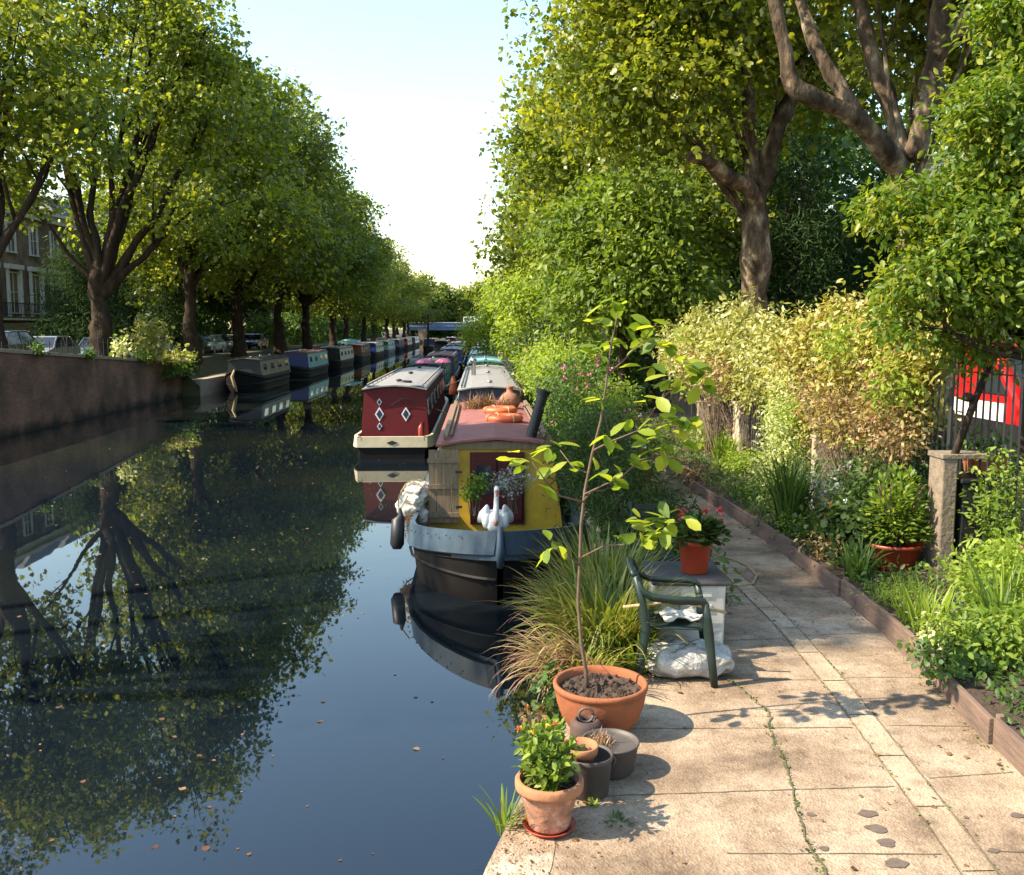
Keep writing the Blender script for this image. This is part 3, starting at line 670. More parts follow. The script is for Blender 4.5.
for yy in (-1, 3, 7): 
    f = MB().box((-1.02, yy, 4.8), (.08, 1.1, 1.7)).build('window', ['slate'], wh)
    MB().box((-1.07, yy, 4.8), (.04, .9, 1.5)).build('pane', ['glass'], f)

# ------------------------------------------------------------------ cars
def car(label, loc, rz, paint, kind='hatch', name='parked_car', group=None):
    root = thing(name, loc, label, 'van' if name == 'parked_van' else 'car', group, rz)
    if kind == 'van':
        L, W, H = 4.6, 1.85, 2.15
        body = [(0, .35), (L, .35), (L, 1.9), (L-.15, H), (1.35, H), (.55, 1.25), (.08, 1.05)]
        gh = [(.75, 1.3), (1.4, 1.95), (1.75, 1.95), (1.75, 1.3)]
    else:
        L, W, H = 4.1, 1.7, 1.46
        body = [(0, .32), (L, .32), (L+.02, .85), (L-.12, .98), (.95, .93), (.15, .75), (0, .6)]
        gh = [(.98, .9), (1.65, H-.05), (3.1, H-.05), (L-.18, .95)]
    def pr(poly, w, t=1.0):
        mb = MB(); n_ = len(poly); zs = [p[1] for p in poly]; zm = max(zs); z0 = min(zs)
        a = [(-(w/2)*(1-(1-t)*(p[1]-z0)/(zm-z0)), p[0]-L/2, p[1]) for p in poly]; b = [(-x, y, z) for x, y, z in a]
        return mb.add(a+b, [tuple(range(n_)), tuple(reversed(range(n_, 2*n_)))] + [(i, n_+i, n_+(i+1) % n_, (i+1) % n_) for i in range(n_)])
    pr(body, W, 0.96 if kind == 'van' else 0.98).build('body', [paint], root, bevel=0.06)
    if kind == 'van':
        pr(gh, W+0.01, .93).build('side_window', ['glass'], root)
        pr([(.30, 1.22), (1.12, 2.02), (1.2, 2.0), (.4, 1.2)], W-.3).build('windscreen', ['glass'], root)
        MB().box((0, 0.3, 1.0), (W+.03, L-1.0, .30)).build('pale_stripe', ['white_gloss'], root)
        MB().box((0, 0, .58), (W+.02, L-.3, .50)).build('dark_skirt', ['black'], root)
    else:
        pr(gh, W-.1, .84).build('window_glass', ['glass'], root)
        pr([(1.6, H-.05), (1.75, H), (3.0, H+.01), (3.2, H-.06)], W-.30).build('roof', [paint], root, bevel=0.02)
        for s in (-1, 1):
            for y_ in (1.0, 2.35, 3.7):
                x0, x1 = s*(W/2-.06), s*(W/2-.17)
                yt = {1.0: 1.64, 2.35: 2.35, 3.7: 3.12}[y_]
                MB().tube([(x0, y_-L/2, .92), (x1, yt-L/2, H-.04)], 0.035, 6).build('pillar', [paint], root)
    for s in (-1, 1):
        for y_ in (.78, L-.8):
            x = s*(W/2-.1)
            t = MB().tube([(x-.1, y_-L/2, .32), (x+.1, y_-L/2, .32)], .32, 18).build('wheel', ['rubber'], root)
            MB().tube([(x+s*.085, y_-L/2, .32), (x+s*.112, y_-L/2, .32)], .19, 12).build('rim', ['chrome'], t)
        MB().box((s*(W/2-.28), -L/2+.03, .68 if kind != 'van' else .88), (.34, .14, .16)).build('headlight', ['lamp_glass'], root, bevel=.02)
        MB().box((s*(W/2-.16), L/2-.02, .78), (.2, .1, .2)).build('tail_light', ['tail_red'], root, bevel=.02)
    return root
cg = 'cars parked along the left street'
car('dark parked car at the far left edge beyond the brick wall', (-18.6, 37.5, lz(37)), 0.0, 'car_dark', group=cg)
car('silver parked car between the railing and the terraced houses', (-20.8, 46.5, lz(46)-.12), 0.02, 'car_silver', group=cg)
car('pale blue parked car just left of the big plane trunk', (-20.8, 53.0, lz(53)-.12), 0.0, 'car_blue', group=cg)
car('grey-blue parked car just right of the big plane trunk', (-20.6, 60.5, lz(60)-.12), 0.02, 'car_blue', group=cg)
car('dark parked car deep in shade right of the wall plants', (-20.6, 67.5, lz(67)-.12), 0.0, 'car_dark', group=cg)
car('silver parked car farthest along the left street under the trees', (-20.6, 79, lz(79)-.12), 0.0, 'car_silver', group=cg)
car('dark blue parked car behind the first black moored boat', (-20.6, 73, lz(73)-.12), 0.0, 'car_blue', group=cg)
car('dark parked car behind the cream sided moored boat', (-20.6, 88, lz(88)-.12), 0.0, 'car_dark', group=cg)
car('red van with pale lower stripe parked beyond the iron railings', (9.6, 16.9, .2), 0.0, 'car_red', 'van', 'parked_van')

# ================================================================== NARROWBOATS
def narrowboat(name, label, x, y0, L, pal, near='bow', cab=(2.6, None), ch=1.72, hw=1.05, wb=0.97, wt=0.86, nwin=4, sheer=0.65, lb=3.0, pw=0.75, rise=0.25, detail=True, group='narrowboats moored on the canal', rz=0.0, pane_m='glass', deckdrop=.09):
    root = thing(name, (x, y0, WZ), label, 'boat', group, rz)
    cy0, cy1 = cab[0], cab[1] or L-2.0
    def halfw(y):
        a = max(0.03, sin(min(y/lb, 1)*pi/2)**pw) if near == 'bow' else min(1, 0.86+0.14*sin(min(y/0.5, 1)*pi/2))
        e = L-y
        b = max(0.03, sin(min(e/2.6, 1)*pi/2)**0.75)
        return hw*min(a, b)
    def zt(y): return sheer + (rise*max(0, 1-y/3.0)**1.6 if near == 'bow' else 0.05*max(0, 1-y/1.5)) + 0.2*max(0, 1-(L-y)/3.0)**1.6
    Yv = [0.0, .04, .12, .25, .45, .7, 1.0, 1.4, 1.9, 2.4, 3.0] + list(np.linspace(3.6, L-3.6, 6)) + [L-3, L-2.2, L-1.5, L-.9, L-.4, L-.1, L]
    def loft(prof, off=0.0, closed=False):
        mb = MB(); vs = []; k = len(prof(0))
        for y in Yv: vs += [(p[0], y - off*max(0, 1-y/0.5) + p[2], p[1]) for p in prof(y)]
        n_ = len(Yv); fs = [(i*k+j, i*k+j+1, (i+1)*k+j+1, (i+1)*k+j) for i in range(n_-1) for j in range(k-1)]
        return mb.add(vs, fs)
    rk = lambda y: 0.30*max(0, 1-y/2.5)       # stem rake: the foot sits further aft
    hull = loft(lambda y: [(-halfw(y)*.965, zt(y), rk(y)*.08+.04*max(0, 1-y)), (-halfw(y)*0.975, sheer*0.62, rk(y)*.25), (-halfw(y)*.95, .2, rk(y)*.6), (-halfw(y)*.90, -.4, rk(y)), (halfw(y)*.90, -.4, rk(y)), (halfw(y)*.95, .2, rk(y)*.6), (halfw(y)*.975, sheer*.62, rk(y)*.25), (halfw(y)*.965, zt(y), rk(y)*.08+.04*max(0, 1-y))])
    hull.build('hull', [pal['hull']], root, smooth=True)
    bd = pal.get('bandh', 0.16)
    for s in (-1, 1):
        mb = loft(lambda y: [(s*(halfw(y)+.010), zt(y)-bd, rk(y)*.1), (s*(halfw(y)+.045), zt(y)-bd+.02, rk(y)*.1), (s*(halfw(y)-.0), zt(y)+.02, 0), (s*max(halfw(y)-.07, 0), zt(y)+.02, 0), (s*max(halfw(y)-.07, 0), zt(y)-deckdrop-.01, 0)], 0.05)
        mb.build('gunwale', [pal['band']], root, smooth=False)
    loft(lambda y: [(-halfw(y)*.97, zt(y)-deckdrop, 0), (halfw(y)*.97, zt(y)-deckdrop, 0)]).build('deck', [pal.get('deck', 'deck_dark')], root)
    if near == 'stern':
        h0 = halfw(0); z0 = zt(0)
        MB().add([(-h0*.90, 0, -.4), (h0*.90, 0, -.4), (h0*.95, 0, .2), (h0, 0, z0-bd), (-h0, 0, z0-bd), (-h0*.95, 0, .2)], [(0, 1, 2, 3, 4, 5)]).build('transom', [pal['hull']], root)
        MB().box((0, -.02, z0-bd/2+.01), (2*h0+.07, .045, bd)).build('transom_band', [pal['band']], root, bevel=.01)
    # rubbing strakes
    for s in (-1, 1):
        loft(lambda y: [(s*(halfw(y)*.99+.0), sheer*.50, rk(y)*.4), (s*(halfw(y)*.99+.035), sheer*.53, rk(y)*.4), (s*(halfw(y)*.99+.0), sheer*.57, rk(y)*.4)], 0.03).build('rubbing_strake', [pal['hull']], root)
    # cabin shell
    cb = sheer - .12 - (deckdrop if deckdrop > .2 else 0); e = ch - .07
    mb = MB()
    mb.add([(-wb, cy0, cb), (wb, cy0, cb), (wt, cy0+.06, e), (-wt, cy0+.06, e), (-wb, cy1, cb), (wb, cy1, cb), (wt, cy1-.06, e), (-wt, cy1-.06, e)],
           [(0, 4, 7, 3), (1, 2, 6, 5)]); mb.build('cabin_side', [pal['cabin']], root)
    MB().add([(-wb, cy0, cb), (wb, cy0, cb), (wt, cy0+.06, e), (wt*.5, cy0+.06, ch-.02), (0, cy0+.06, ch), (-wt*.5, cy0+.06, ch-.02), (-wt, cy0+.06, e)], [(0, 1, 2, 3, 4, 5, 6)]).build('cabin_end', [pal.get('end', pal['cabin'])], root)
    MB().add([(-wb, cy1, cb), (wb, cy1, cb), (wt, cy1-.06, e), (-wt, cy1-.06, e)], [(3, 2, 1, 0)]).build('cabin_end', [pal.get('end', pal['cabin'])], root)
    ov = 0.05; r = [(-wt-ov, e), (-wt*.6, ch), (0, ch+.035), (wt*.6, ch), (wt+ov, e)]
    poly = r + [(p[0], p[1]-.035) for p in reversed(r)]
    MB().prism([(p[0], cy0-.08, p[1]+.03) for p in poly], (0, cy1-cy0+.16, 0)).build('roof', [pal['roof']], root)
    for s in (-1, 1):
        mb = MB(); xx = s*(wt-.07); mb.box((xx, (cy0+cy1)/2, ch+.065), (.045, cy1-cy0-.6, .035))
        for y in np.arange(cy0+.4, cy1-.2, 1.2): mb.box((xx, y, ch+.02), (.03, .06, .09))
        mb.build('handrail', [pal.get('rail', pal['roof'])], root)
    # windows
    slope = math.atan2(wb-wt, e-cb); first = None
    if nwin:
        st = (cy1-cy0)/nwin
        for s in (-1, 1):
            for i in range(nwin):
                wl = min(1.0, st*.55); z = cb+(e-cb)*.62; xx = s*(wb+(wt-wb)*.62+.012); y = cy0+st*(i+.5)
                Rm = Matrix.Rotation(-s*slope, 3, 'Y')
                if first is None or True:
                    f = MB().box((0, 0, 0), (.03, wl, .44), mtx=Rm).build('window', [pal.get('frame', 'chrome')], root, loc=(xx, y, z))
                    MB().box((s*.012, 0, 0), (.02, wl-.1, .34), mtx=Rm).build('pane', [pane_m], f)
    if detail:
        for y in np.linspace(cy0+1.5, cy1-1.5, 3):
            mb = MB(); mb.tube([(0, y, ch+.02), (0, y, ch+.10)], .05, 10); mb.ball((0, y, ch+.11), (.09, .09, .04), 10); mb.build('roof_vent', [pal.get('vent', 'chrome')], root, smooth=True)
    return root

PAL = dict
# --- foreground boat
fb = narrowboat('narrowboat', 'yellow cabin narrowboat with red roof and blue-grey bow moored nearest the towpath', 0.24, 11.40, 12.65,
    PAL(hull='hull_black', band='hull_blue', bandh=0.30, cabin='yellow', end='yellow', roof='roof_red', rail='wood_old', vent='black'),
    cab=(3.1, 10.7), ch=1.73, hw=1.24, wb=1.06, wt=0.87, nwin=3, sheer=0.66, lb=1.9, pw=0.62, rise=0.32, deckdrop=.34, detail=False)
mb = MB()
def fbw(y): return 1.24*max(0.03, sin(min(y/1.9, 1)*pi/2)**.62)
for y in np.arange(.25, 4.0, .17):
    z0 = .66+.32*max(0, 1-y/3.0)**1.6
    for s in (-1, 1): mb.ball((s*(fbw(y)+.040), y-.03, z0-.05), (.012, .012, .012), 6)
o = mb.build('rivet', ['hull_blue'], fb); o['kind'] = 'stuff'
for z in (.74, 1.28): MB().box((-.57, 2.93, z), (.10, .02, .035)).build('hinge', ['iron'], fb)
# bow well, doors, shutter, chimney, stem post as parts
mb = MB(); mb.box((.02, 3.08, 1.0), (.84, .05, 1.12)); mb.build('door_frame', ['maroon'], fb)
d = MB().box((-.18, 3.04, 1.0), (.37, .04, .98)).build('door', ['maroon'], fb, bevel=.008)
MB().box((-.18, 3.015, 1.14), (.23, .014, .46)).build('pane', ['glass'], d)
d = MB().box((.22, 3.04, 1.0), (.37, .04, .98)).build('door', ['maroon'], fb, bevel=.008)
MB().box((.22, 3.015, 1.14), (.23, .014, .46)).build('pane', ['maroon'], d)
mb = MB()
for i in range(4): mb.box((-.97+i*.115, 2.94, 1.06), (.108, .03, 1.12))
for z in (.62, 1.06, 1.46): mb.box((-.80, 2.915, z), (.48, .025, .07))
mb.build('wooden_shutter', ['wood_old'], fb)
mb = MB(); mb.tube([(0, -.04, .55), (0, -.09, .78), (0.0, -.06, 1.06)], [.045, .05, .035], 8); mb.build('stem_post', ['hull_blue'], fb, smooth=True)
mb = MB(); a = P(531, 437, 14.9); b = P(544, 390, 14.9); o_ = np.array([.24, 11.40, WZ])
mb.tube([a-o_, a-o_+(b-a)*.97, b-o_], [.085, .085, .085], 16); mb.tube([b-o_-(b-a)*.10, b-o_], [.105, .115], 16); mb.build('chimney', ['black'], fb, smooth=False)
for s in (-1, 1):
    mb = MB(); mb.box((s*.76, 6.7, 1.795), (.04, 7.0, .04)); mb.box((s*.70, 6.7, 1.775), (.04, 6.2, .02)); mb.build('roof_pole', ['wood_old'], fb, bevel=.008)
mb = MB(); mb.box((0, 3.1, 1.67), (1.66, .03, .12)); mb.build('roof_beam', ['wood_old'], fb)

def ring(c, R, r, n=24, m=8, sq=1.0):
    mb = MB(); vs = []
    for i in range(n):
        a = 2*pi*i/n
        for j in range(m):
            b = 2*pi*j/m; vs.append((c[0]+(R+r*cos(b))*cos(a), c[1]+(R+r*cos(b))*sin(a), c[2]+r*sin(b)*sq))
    mb.add(vs, [(i*m+j, ((i+1) % n)*m+j, ((i+1) % n)*m+(j+1) % m, i*m+(j+1) % m) for i in range(n) for j in range(m)]); return mb
for (px, py, yy, lab) in ((500, 410, 18.9, 'farther of two orange lifebuoys lying on the red boat roof'), (504, 421, 17.2, 'nearer of two orange lifebuoys lying on the red boat roof')):
    p = P(px, py, yy); t = thing('lifebuoy', (p[0], yy, WZ+1.83), lab, 'lifebuoy', 'orange lifebuoys on the red roof')
    ring((0, 0, 0), .27, .085, sq=.85).build('float_ring', ['orange'], t, smooth=True)
    mb = MB()
    for k in range(4):
        a = k*pi/2+.5; u = np.array([cos(a), sin(a), 0])
        mb.tube([u*.27+np.array([cos(w)*u[0]*.09, cos(w)*u[1]*.09, sin(w)*.078]) for w in np.linspace(0, 2*pi, 13)], .012, 5)
    mb.build('grab_rope', ['rope'], t)
p = P(510, 404, 20.3); t = thing('clay_jug', (p[0], 20.3, WZ+1.76), 'squat terracotta-coloured jug at the far end of the red roof', 'jug')
MB().lathe([(0, 0), (.16, .01), (.22, .10), (.22, .2), (.15, .3), (.08, .34), (.07, .42), (.10, .46), (.085, .47), (.05, .42)], n=20).build('jug_body', ['clay'], t, smooth=True)
MB().tube(bez((.2, 0, .22), (.3, 0, .42), (.09, 0, .43), 7), .018, 6).build('handle', ['clay'], t, smooth=True)
rg = RS(31); n_ = 420; p = P(484, 404, 20.0)
t = thing('dried_branches', (p[0], 20.0, WZ+1.74), 'bundle of dry brown twigs heaped on the far end of the red roof', 'twigs')
az = rg.rand(n_)*2*pi; bs = np.stack([rg.normal(size=n_)*.22, rg.normal(size=n_)*.12, rg.rand(n_)*.06], -1)
blades('twigs', bs, az, .15+.3*rg.rand(n_), np.full(n_, .014), .2+rg.rand(n_)*1.2, ['leaf_dry'], t, rg, 0.5, 4)

# items on the bow
t = thing('swan_planter', (0.20, 12.3, WZ+.78), 'white swan planter with an orange bill on the bow', 'ornament')
mb = MB(); mb.lathe([(.0, 0), (.12, .01), (.19, .10), (.18, .22), (.12, .30), (.0, .31)], n=18, sy=1.25); mb.build('swan_body', ['swan_white'], t, smooth=True)
for s in (-1, 1):
    mb = MB(); mb.ball((s*.15, -.03, .19), (.09, .15, .14), 14)
    for k in range(6):
        e = np.array([s*(.13+.028*k), -.08+.035*k, .14]); f = np.array([s*(.15+.020*k), -.10+.03*k, .36-.022*k])
        mb.tube([e, (e+f)/2, f, f+np.array([s*.002, 0, .035])], [.05, .06, .05, .025], 8, flat=.6)
    mb.build('wing', ['swan_white'], t, smooth=True)
mb = MB(); mb.tube([(0, -.16, .14), (0, -.24, .24), (.005, -.22, .38), (.01, -.19, .52), (.012, -.20, .59), (.012, -.25, .625), (.012, -.29, .60)], [.07, .058, .046, .040, .042, .045, .03], 12); mb.build('neck', ['swan_white'], t, smooth=True)
mb = MB(); mb.tube([(.012, -.285, .605), (.012, -.33, .575), (.012, -.36, .54)], [.026, .018, .006], 8); mb.tube([(0, -.24, .22), (0, -.29, .15)], [.035, .02], 8); mb.build('bill', ['bill'], t, smooth=True); t.scale = (.78, .78, .98)
bush('lavender_pot_plant', 'grey-white flowering plant in a pot behind the swan', 'plant', (.47, 13.35, WZ+.85), [(.50, 13.35, WZ+1.32, .30, .2, .17), (.35, 13.3, WZ+1.25, .16, .15, .13)], 1500, .035, 5, 'leaf_silver', T_LANCE, stems=14, sig=.05, flowers=[('petal_grey', 90, .035)])
bush('leafy_pot_plant', 'small green plant behind the swan to its left on the bow', 'plant', (-.06, 13.25, WZ+.85), [(-.02, 13.3, WZ+1.28, .12, .1, .17), (-.12, 13.3, WZ+1.15, .13, .1, .12)], 500, .06, 6, 'leaf_fresh', T_OVAL, stems=8, sig=.05)
t = thing('canvas_bundle', (-1.0, 14.55, WZ+.62), 'off-white canvas bundle tied on the boat side beside the wooden shutter', 'bundle')
rg = RS(8); mb = MB()
for k, (cx, cz, rx, rz_) in enumerate(((0, .25, .22, .14), (-.07, .10, .24, .15), (.0, .38, .17, .09), (.08, -.04, .17, .16), (.10, .30, .2, .14))): mb.ball((cx, .02*k, cz), (rx, .42, rz_), 16)
o = mb.build('canvas', ['canvas'], t, smooth=True); sb_ = o.modifiers.new('sub', 'SUBSURF'); sb_.levels = 2; sb_.render_levels = 2; tx = bpy.data.textures.new('folds', 'CLOUDS'); tx.noise_scale = .12; tx.type; dm = o.modifiers.new('folds', 'DISPLACE'); dm.texture = tx; dm.strength = .13
mb = MB()
for yy in (-.2, .12): mb.tube([(.25*cos(w)-.01, yy, .16+.33*sin(w)) for w in np.linspace(0, 2*pi, 15)], .012, 5)
mb.build('lashing', ['rope'], t)
bush('hanging_matting', 'brown netting hanging under the canvas bundle on the boat side', 'netting', (-1.0, 14.0, WZ+.35), [(-1.02, 14.0, WZ+.52, .12, .15, .2)], 500, .07, 9, 'leaf_dry', T_LANCE, stems=0, sig=.05)
t = thing('boat_fender', (-1.17, 13.35, WZ+.28), 'black rubber fender hanging at the left shoulder of the bow', 'fender')
MB().tube([(.02, .1, .62), (.03, .06, .50), (0, 0, .46), (-.02, -.02, .12), (-.02, -.03, .05)], [.015, .05, .095, .10, .06], 12).build('fender_body', ['black'], t, smooth=True)
MB().tube([(.02, .1, .6), (.12, .2, .78)], .012, 6).build('rope', ['rope'], t)

# --- red boat with diamonds
rb = narrowboat('narrowboat', 'dark red narrowboat with white diamonds on its end panel and cream stern band', -2.33, 25.1, 16,
    PAL(hull='hull_black', band='cream', bandh=.30, cabin='boat_red', end='boat_red', roof='roof_grey', deck='navy', rail='roof_grey', frame='chrome', vent='black'), near='stern', cab=(.85, 13.2), ch=1.86, wb=.93, wt=.83, hw=1.05, nwin=6, sheer=.55)
def diamond(root, x, y, z, w, h):
    y = .85+.06*(z-.43)/1.36-.018
    d = MB().prism([(x-w, y, z), (x, y, z-h), (x+w, y, z), (x, y, z+h)], (0, .012, 0)).build('painted_diamond', ['white_gloss'], root)
    a = .68
    MB().prism([(x-w*a, y-.006, z), (x, y-.006, z-h*a), (x+w*a, y-.006, z), (x, y-.006, z+h*a)], (0, .01, 0)).build('diamond_centre', ['navy'], d)
diamond(rb, -.42, .875, 1.12, .125, .20); diamond(rb, -.42, .875, 1.45, .07, .105); diamond(rb, -.42, .875, .79, .07, .105); diamond(rb, .30, .875, 1.12, .125, .20)
MB().prism([(-.15, -.055, .44), (0, -.055, .38), (.15, -.055, .44), (0, -.055, .50)], (0, .02, 0)).build('painted_diamond', ['black'], rb)
t = MB().tube([(.78, .4, .55), (.78, .42, .95)], .05, 10).build('fire_extinguisher_bracket', ['boat_red'], rb)
MB().tube([(.55, .83, 1.5), (.2, .83, 1.55), (-.1, .83, 1.35)], .01, 5).build('cabin_cable', ['black'], rb)
MB().box((0, .98, 1.885), (1.62, .36, .02)).build('roof_edge_panel', ['navy'], rb, bevel=.006)
t = thing('mooring_rope_coil', (-2.15, 27.4, WZ+1.93), 'small coil of dark rope lying on the red diamond boat roof', 'rope')
mb = ring((0, 0, 0), .17, .03); mb.v += []; mb.build('coil', ['black'], t, smooth=True)
t = thing('gas_canister', (-1.6, 25.55, WZ+.5), 'small red canister standing on the stern of the diamond boat', 'canister')
MB().lathe([(0, 0), (.07, 0), (.075, .03), (.075, .28), (.05, .34), (.02, .36), (.02, .40), (0, .40)], n=16).build('canister_body', ['plastic_red'], t, smooth=True)
MB().box((0, 0, .41), (.05, .03, .03)).build('valve', ['black'], t)

# --- pale roofed boat behind
wbt = narrowboat('narrowboat', 'navy narrowboat with long pale grey roof directly behind the yellow one', .28, 24.6, 18.5,
    PAL(hull='hull_black', band='navy', cabin='navy', end='navy', roof='roof_grey', rail='black', vent='chrome'), near='bow', cab=(1.7, 17), ch=1.80, nwin=6)
MB().lathe([(0.075, 0), (.075, .5), (.11, .5), (.11, .56), (.09, .6), (0, .62)], c=(-.5, 8.5, 1.8), n=14).build('chimney', ['chrome'], wbt, smooth=True)
fl = thing('planter_box', (.25, 43.4, WZ+1.2), 'red planter with yellow-green leaves on the boat behind the pale roof', 'planter')
MB().box((0, 0, .12), (1.2, .35, .25), taper=1.1).build('trough', ['plastic_red'], fl, bevel=.02)
rg = RS(3); pos = rg.normal(size=(260, 3))*np.array([.42, .12, .12])+np.array([0, 0, .4]); leaves('foliage', pos, rdir(rg, 260)+np.array([0, 0, .5]), rdir(rg, 260), np.full(260, .16), T_OVAL, ['leaf_lime'], fl, rg)

# --- umbrellas on dark boat
db = narrowboat('narrowboat', 'black narrowboat carrying two pink parasols behind the red diamond boat', -2.6, 42.5, 14, PAL(hull='hull_black', band='black', cabin='black', end='navy', roof='deck_dark', rail='black'), cab=(3, 12.5), nwin=4)
for k, (dx, dy) in enumerate(((-.85, 40.7), (.75, 41.0))):
    t = thing('pink_parasol', (-1.95+dx*.5, dy, WZ+1.45), ('left' if k == 0 else 'right')+' one of two pink parasols opened over the boat stern', 'parasol', 'pink parasols')
    MB().tube([(0, 0, 0), (0, 0, .7)], .015, 6).build('pole', ['wood_old'], t)
    MB().lathe([(0.0, .72), (.15, .70), (.28, .63), (.38, .54), (.37, .53), (.25, .60), (0, .68)], n=8).build('canopy', ['pink'], t)
t = thing('orange_buoy', (-1.15, 41.3, WZ+.6), 'orange cone-shaped buoy standing beyond the red boat', 'buoy')
MB().lathe([(0, 0), (.2, 0), (.19, .2), (.09, .7), (.05, .8), (0, .82)], n=14).build('buoy_body', ['orange'], t, smooth=True)
MB().tube([(0, 0, .8), (0, 0, .95)], .02, 6).build('eye', ['black'], t)

far_specs = [
 ('teal narrowboat with pale top in the middle row', .3, 46, 14, 'teal', 'aqua', 'bow'),
 ('navy narrowboat with pinkish covers on its roof in mid canal', -2.5, 58, 14, 'navy', 'roof_red', 'stern'),
 ('white narrowboat with pale blue roof moored beyond the teal one', .2, 62, 15, 'white_gloss', 'aqua', 'bow'),
 ('green narrowboat far along beside the towpath', .2, 79, 15, 'green_paint', 'roof_grey', 'bow'),
 ('red cabin narrowboat far along beside the towpath', .2, 97, 15, 'boat_red', 'roof_pale', 'stern'),
 ('blue narrowboat in the outer row before the bridge', -2.4, 76, 15, 'royal', 'roof_grey', 'bow'),
 ('dark blue narrowboat fourth in the outer row toward the bridge', -2.5, 93, 15, 'navy', 'deck_dark', 'bow'),
 ('maroon narrowboat fifth in the outer row toward the bridge', -2.6, 111, 16, 'maroon', 'roof_grey', 'stern'),
 ('dark narrowboat in the third row beyond the mooring pole', -5.2, 126, 17, 'hull_black', 'deck_dark', 'bow'),
 ('blue narrowboat lying out in mid canal before the bridge', -7.8, 146, 17, 'navy', 'roof_red', 'bow'),
 ('grey roofed narrowboat farthest out before the bridge', -5.2, 168, 17, 'boat_red', 'roof_grey', 'bow'),
 ('small pale narrowboat nearest the far bridge on the towpath side', .2, 118, 16, 'cream', 'aqua', 'bow'),
]
for lab, x, y, L, c, rf_, nr_ in far_specs:
    narrowboat('narrowboat', lab, x, y, L, PAL(hull='hull_black', band=c, cabin=c, roof=rf_, rail='white_gloss'), near=nr_, cab=(2.2, L-2.2), nwin=4)
left_specs = [
 ('black narrowboat with wooden-toned cabin side, first moored boat on the left bank', 51.0, 12, 'hull_black', 'side_wood', 'black', 'deck_dark'),
 ('royal blue fronted narrowboat with pale green side and reddish roof on the left bank', 65.5, 13, 'hull_black', 'aqua', 'royal', 'roof_red'),
 ('cream sided narrowboat third along the left bank', 81, 13, 'hull_black', 'cream', 'black', 'roof_grey'),
 ('brown narrowboat under a green parasol on the left bank', 96, 12, 'hull_black', 'maroon', 'clay', 'roof_red'),
 ('blue and cream narrowboat fifth along the left bank', 110, 13, 'hull_black', 'cream', 'royal', 'roof_pale'),
 ('pale green narrowboat sixth along the left bank', 125, 14, 'navy', 'aqua', 'green_paint', 'roof_grey'),
 ('dark narrowboat seventh along the left bank', 142, 14, 'hull_black', 'navy', 'navy', 'roof_grey'),
 ('cream and red narrowboat eighth along the left bank', 159, 15, 'hull_black', 'cream', 'boat_red', 'roof_pale'),
 ('white narrowboat farthest along the left bank', 178, 16, 'hull_black', 'white_gloss', 'navy', 'roof_pale'),
]
for i, (lab, y, L, hu, c, e_, rf_) in enumerate(left_specs):
    b = narrowboat('narrowboat', lab, -13.1, y, L, PAL(hull=hu, band=hu, cabin=c, end=e_, roof=rf_, rail='black' if i == 0 else 'white_gloss'), near='bow', cab=(2.6 if i else 2.4, L-1.6), nwin=4, sheer=.8 if i == 0 else .62, rise=.45 if i == 0 else .3, detail=i < 4)
t = thing('rope_fender', (-13.0, 50.85, WZ+.1), 'pale knotted rope fender hanging on the first left bow', 'fender')
MB().tube([(.0, 0, 1.15), (-.1, -.12, .8), (0, -.05, .35), (.1, .0, .0)], [.05, .09, .09, .05], 8).build('knotted_rope', ['rope'], t, smooth=True)
t = thing('green_parasol', (-13.2, 97.5, WZ+1.2), 'pale green parasol over the brown boat on the left bank', 'parasol')
MB().tube([(0, 0, 0), (0, 0, 1.1)], .03, 6).build('pole', ['wood_old'], t)
MB().lathe([(0, 1.2), (.6, 1.1), (1.1, .9), (1.3, .75), (1.28, .72), (.6, 1.02), (0, 1.1)], n=10).build('canopy', ['aqua'], t)

# mooring ropes, post
for k, (a, b, lab) in enumerate((((.75, 24.9, WZ+.9), (-1.35, 29.0, WZ+1.0), 'pale rope tied between the navy boat and the red boat'), ((-1.5, 41, WZ+1.0), (.0, 39.0, WZ+1.9), 'yellow rope stretched between two boats behind the red one'))):
    t = thing('mooring_rope', a, lab, 'rope', 'mooring ropes'); a_ = np.zeros(3); b_2 = np.array(b)-np.array(a)
    MB().tube(bez(a_, b_2/2-np.array([0, 0, .25]), b_2, 9), .022, 6).build('rope_strand', ['rope'], t)
t = thing('mooring_pole', (-5.4, 100, WZ), 'thin dark mooring pole standing in the water right of the left boats', 'pole')
MB().tube([(0, 0, -.5), (0, 0, 4.8)], [.14, .10], 8).build('pole_shaft', ['bark_dark'], t)
MB().lathe([(.14, 0), (.15, .1), (.1, .2), (0, .22)], c=(0, 0, 4.8), n=10).build('cap', ['iron'], t)

# ================================================================== FOREGROUND THINGS
def soil_disc(name, r, z, parent, seed, c=(0, 0)):
    rg = RS(seed); mb = MB(); vs = [(c[0], c[1], z+.015)]; n = 36; k = 9
    for i in range(1, k+1):
        for j in range(n):
            rr = r*i/k; vs.append((c[0]+rr*cos(2*pi*j/n), c[1]+rr*sin(2*pi*j/n), z+(rg.normal()*.014 if i < k else 0)))
    fs = [(0, 1+j, 1+(j+1) % n) for j in range(n)] + [(1+(i-1)*n+j, 1+i*n+j, 1+i*n+(j+1) % n, 1+(i-1)*n+(j+1) % n) for i in range(1, k) for j in range(n)]
    mb.add(vs, fs)
    for q in range(60):
        a = rg.rand()*2*pi; rr = r*.92*math.sqrt(rg.rand()); mb.ball((c[0]+rr*cos(a), c[1]+rr*sin(a), z+.012), r*(.02+.03*rg.rand()), 6)
    return mb.build(name, ['soil'], parent)

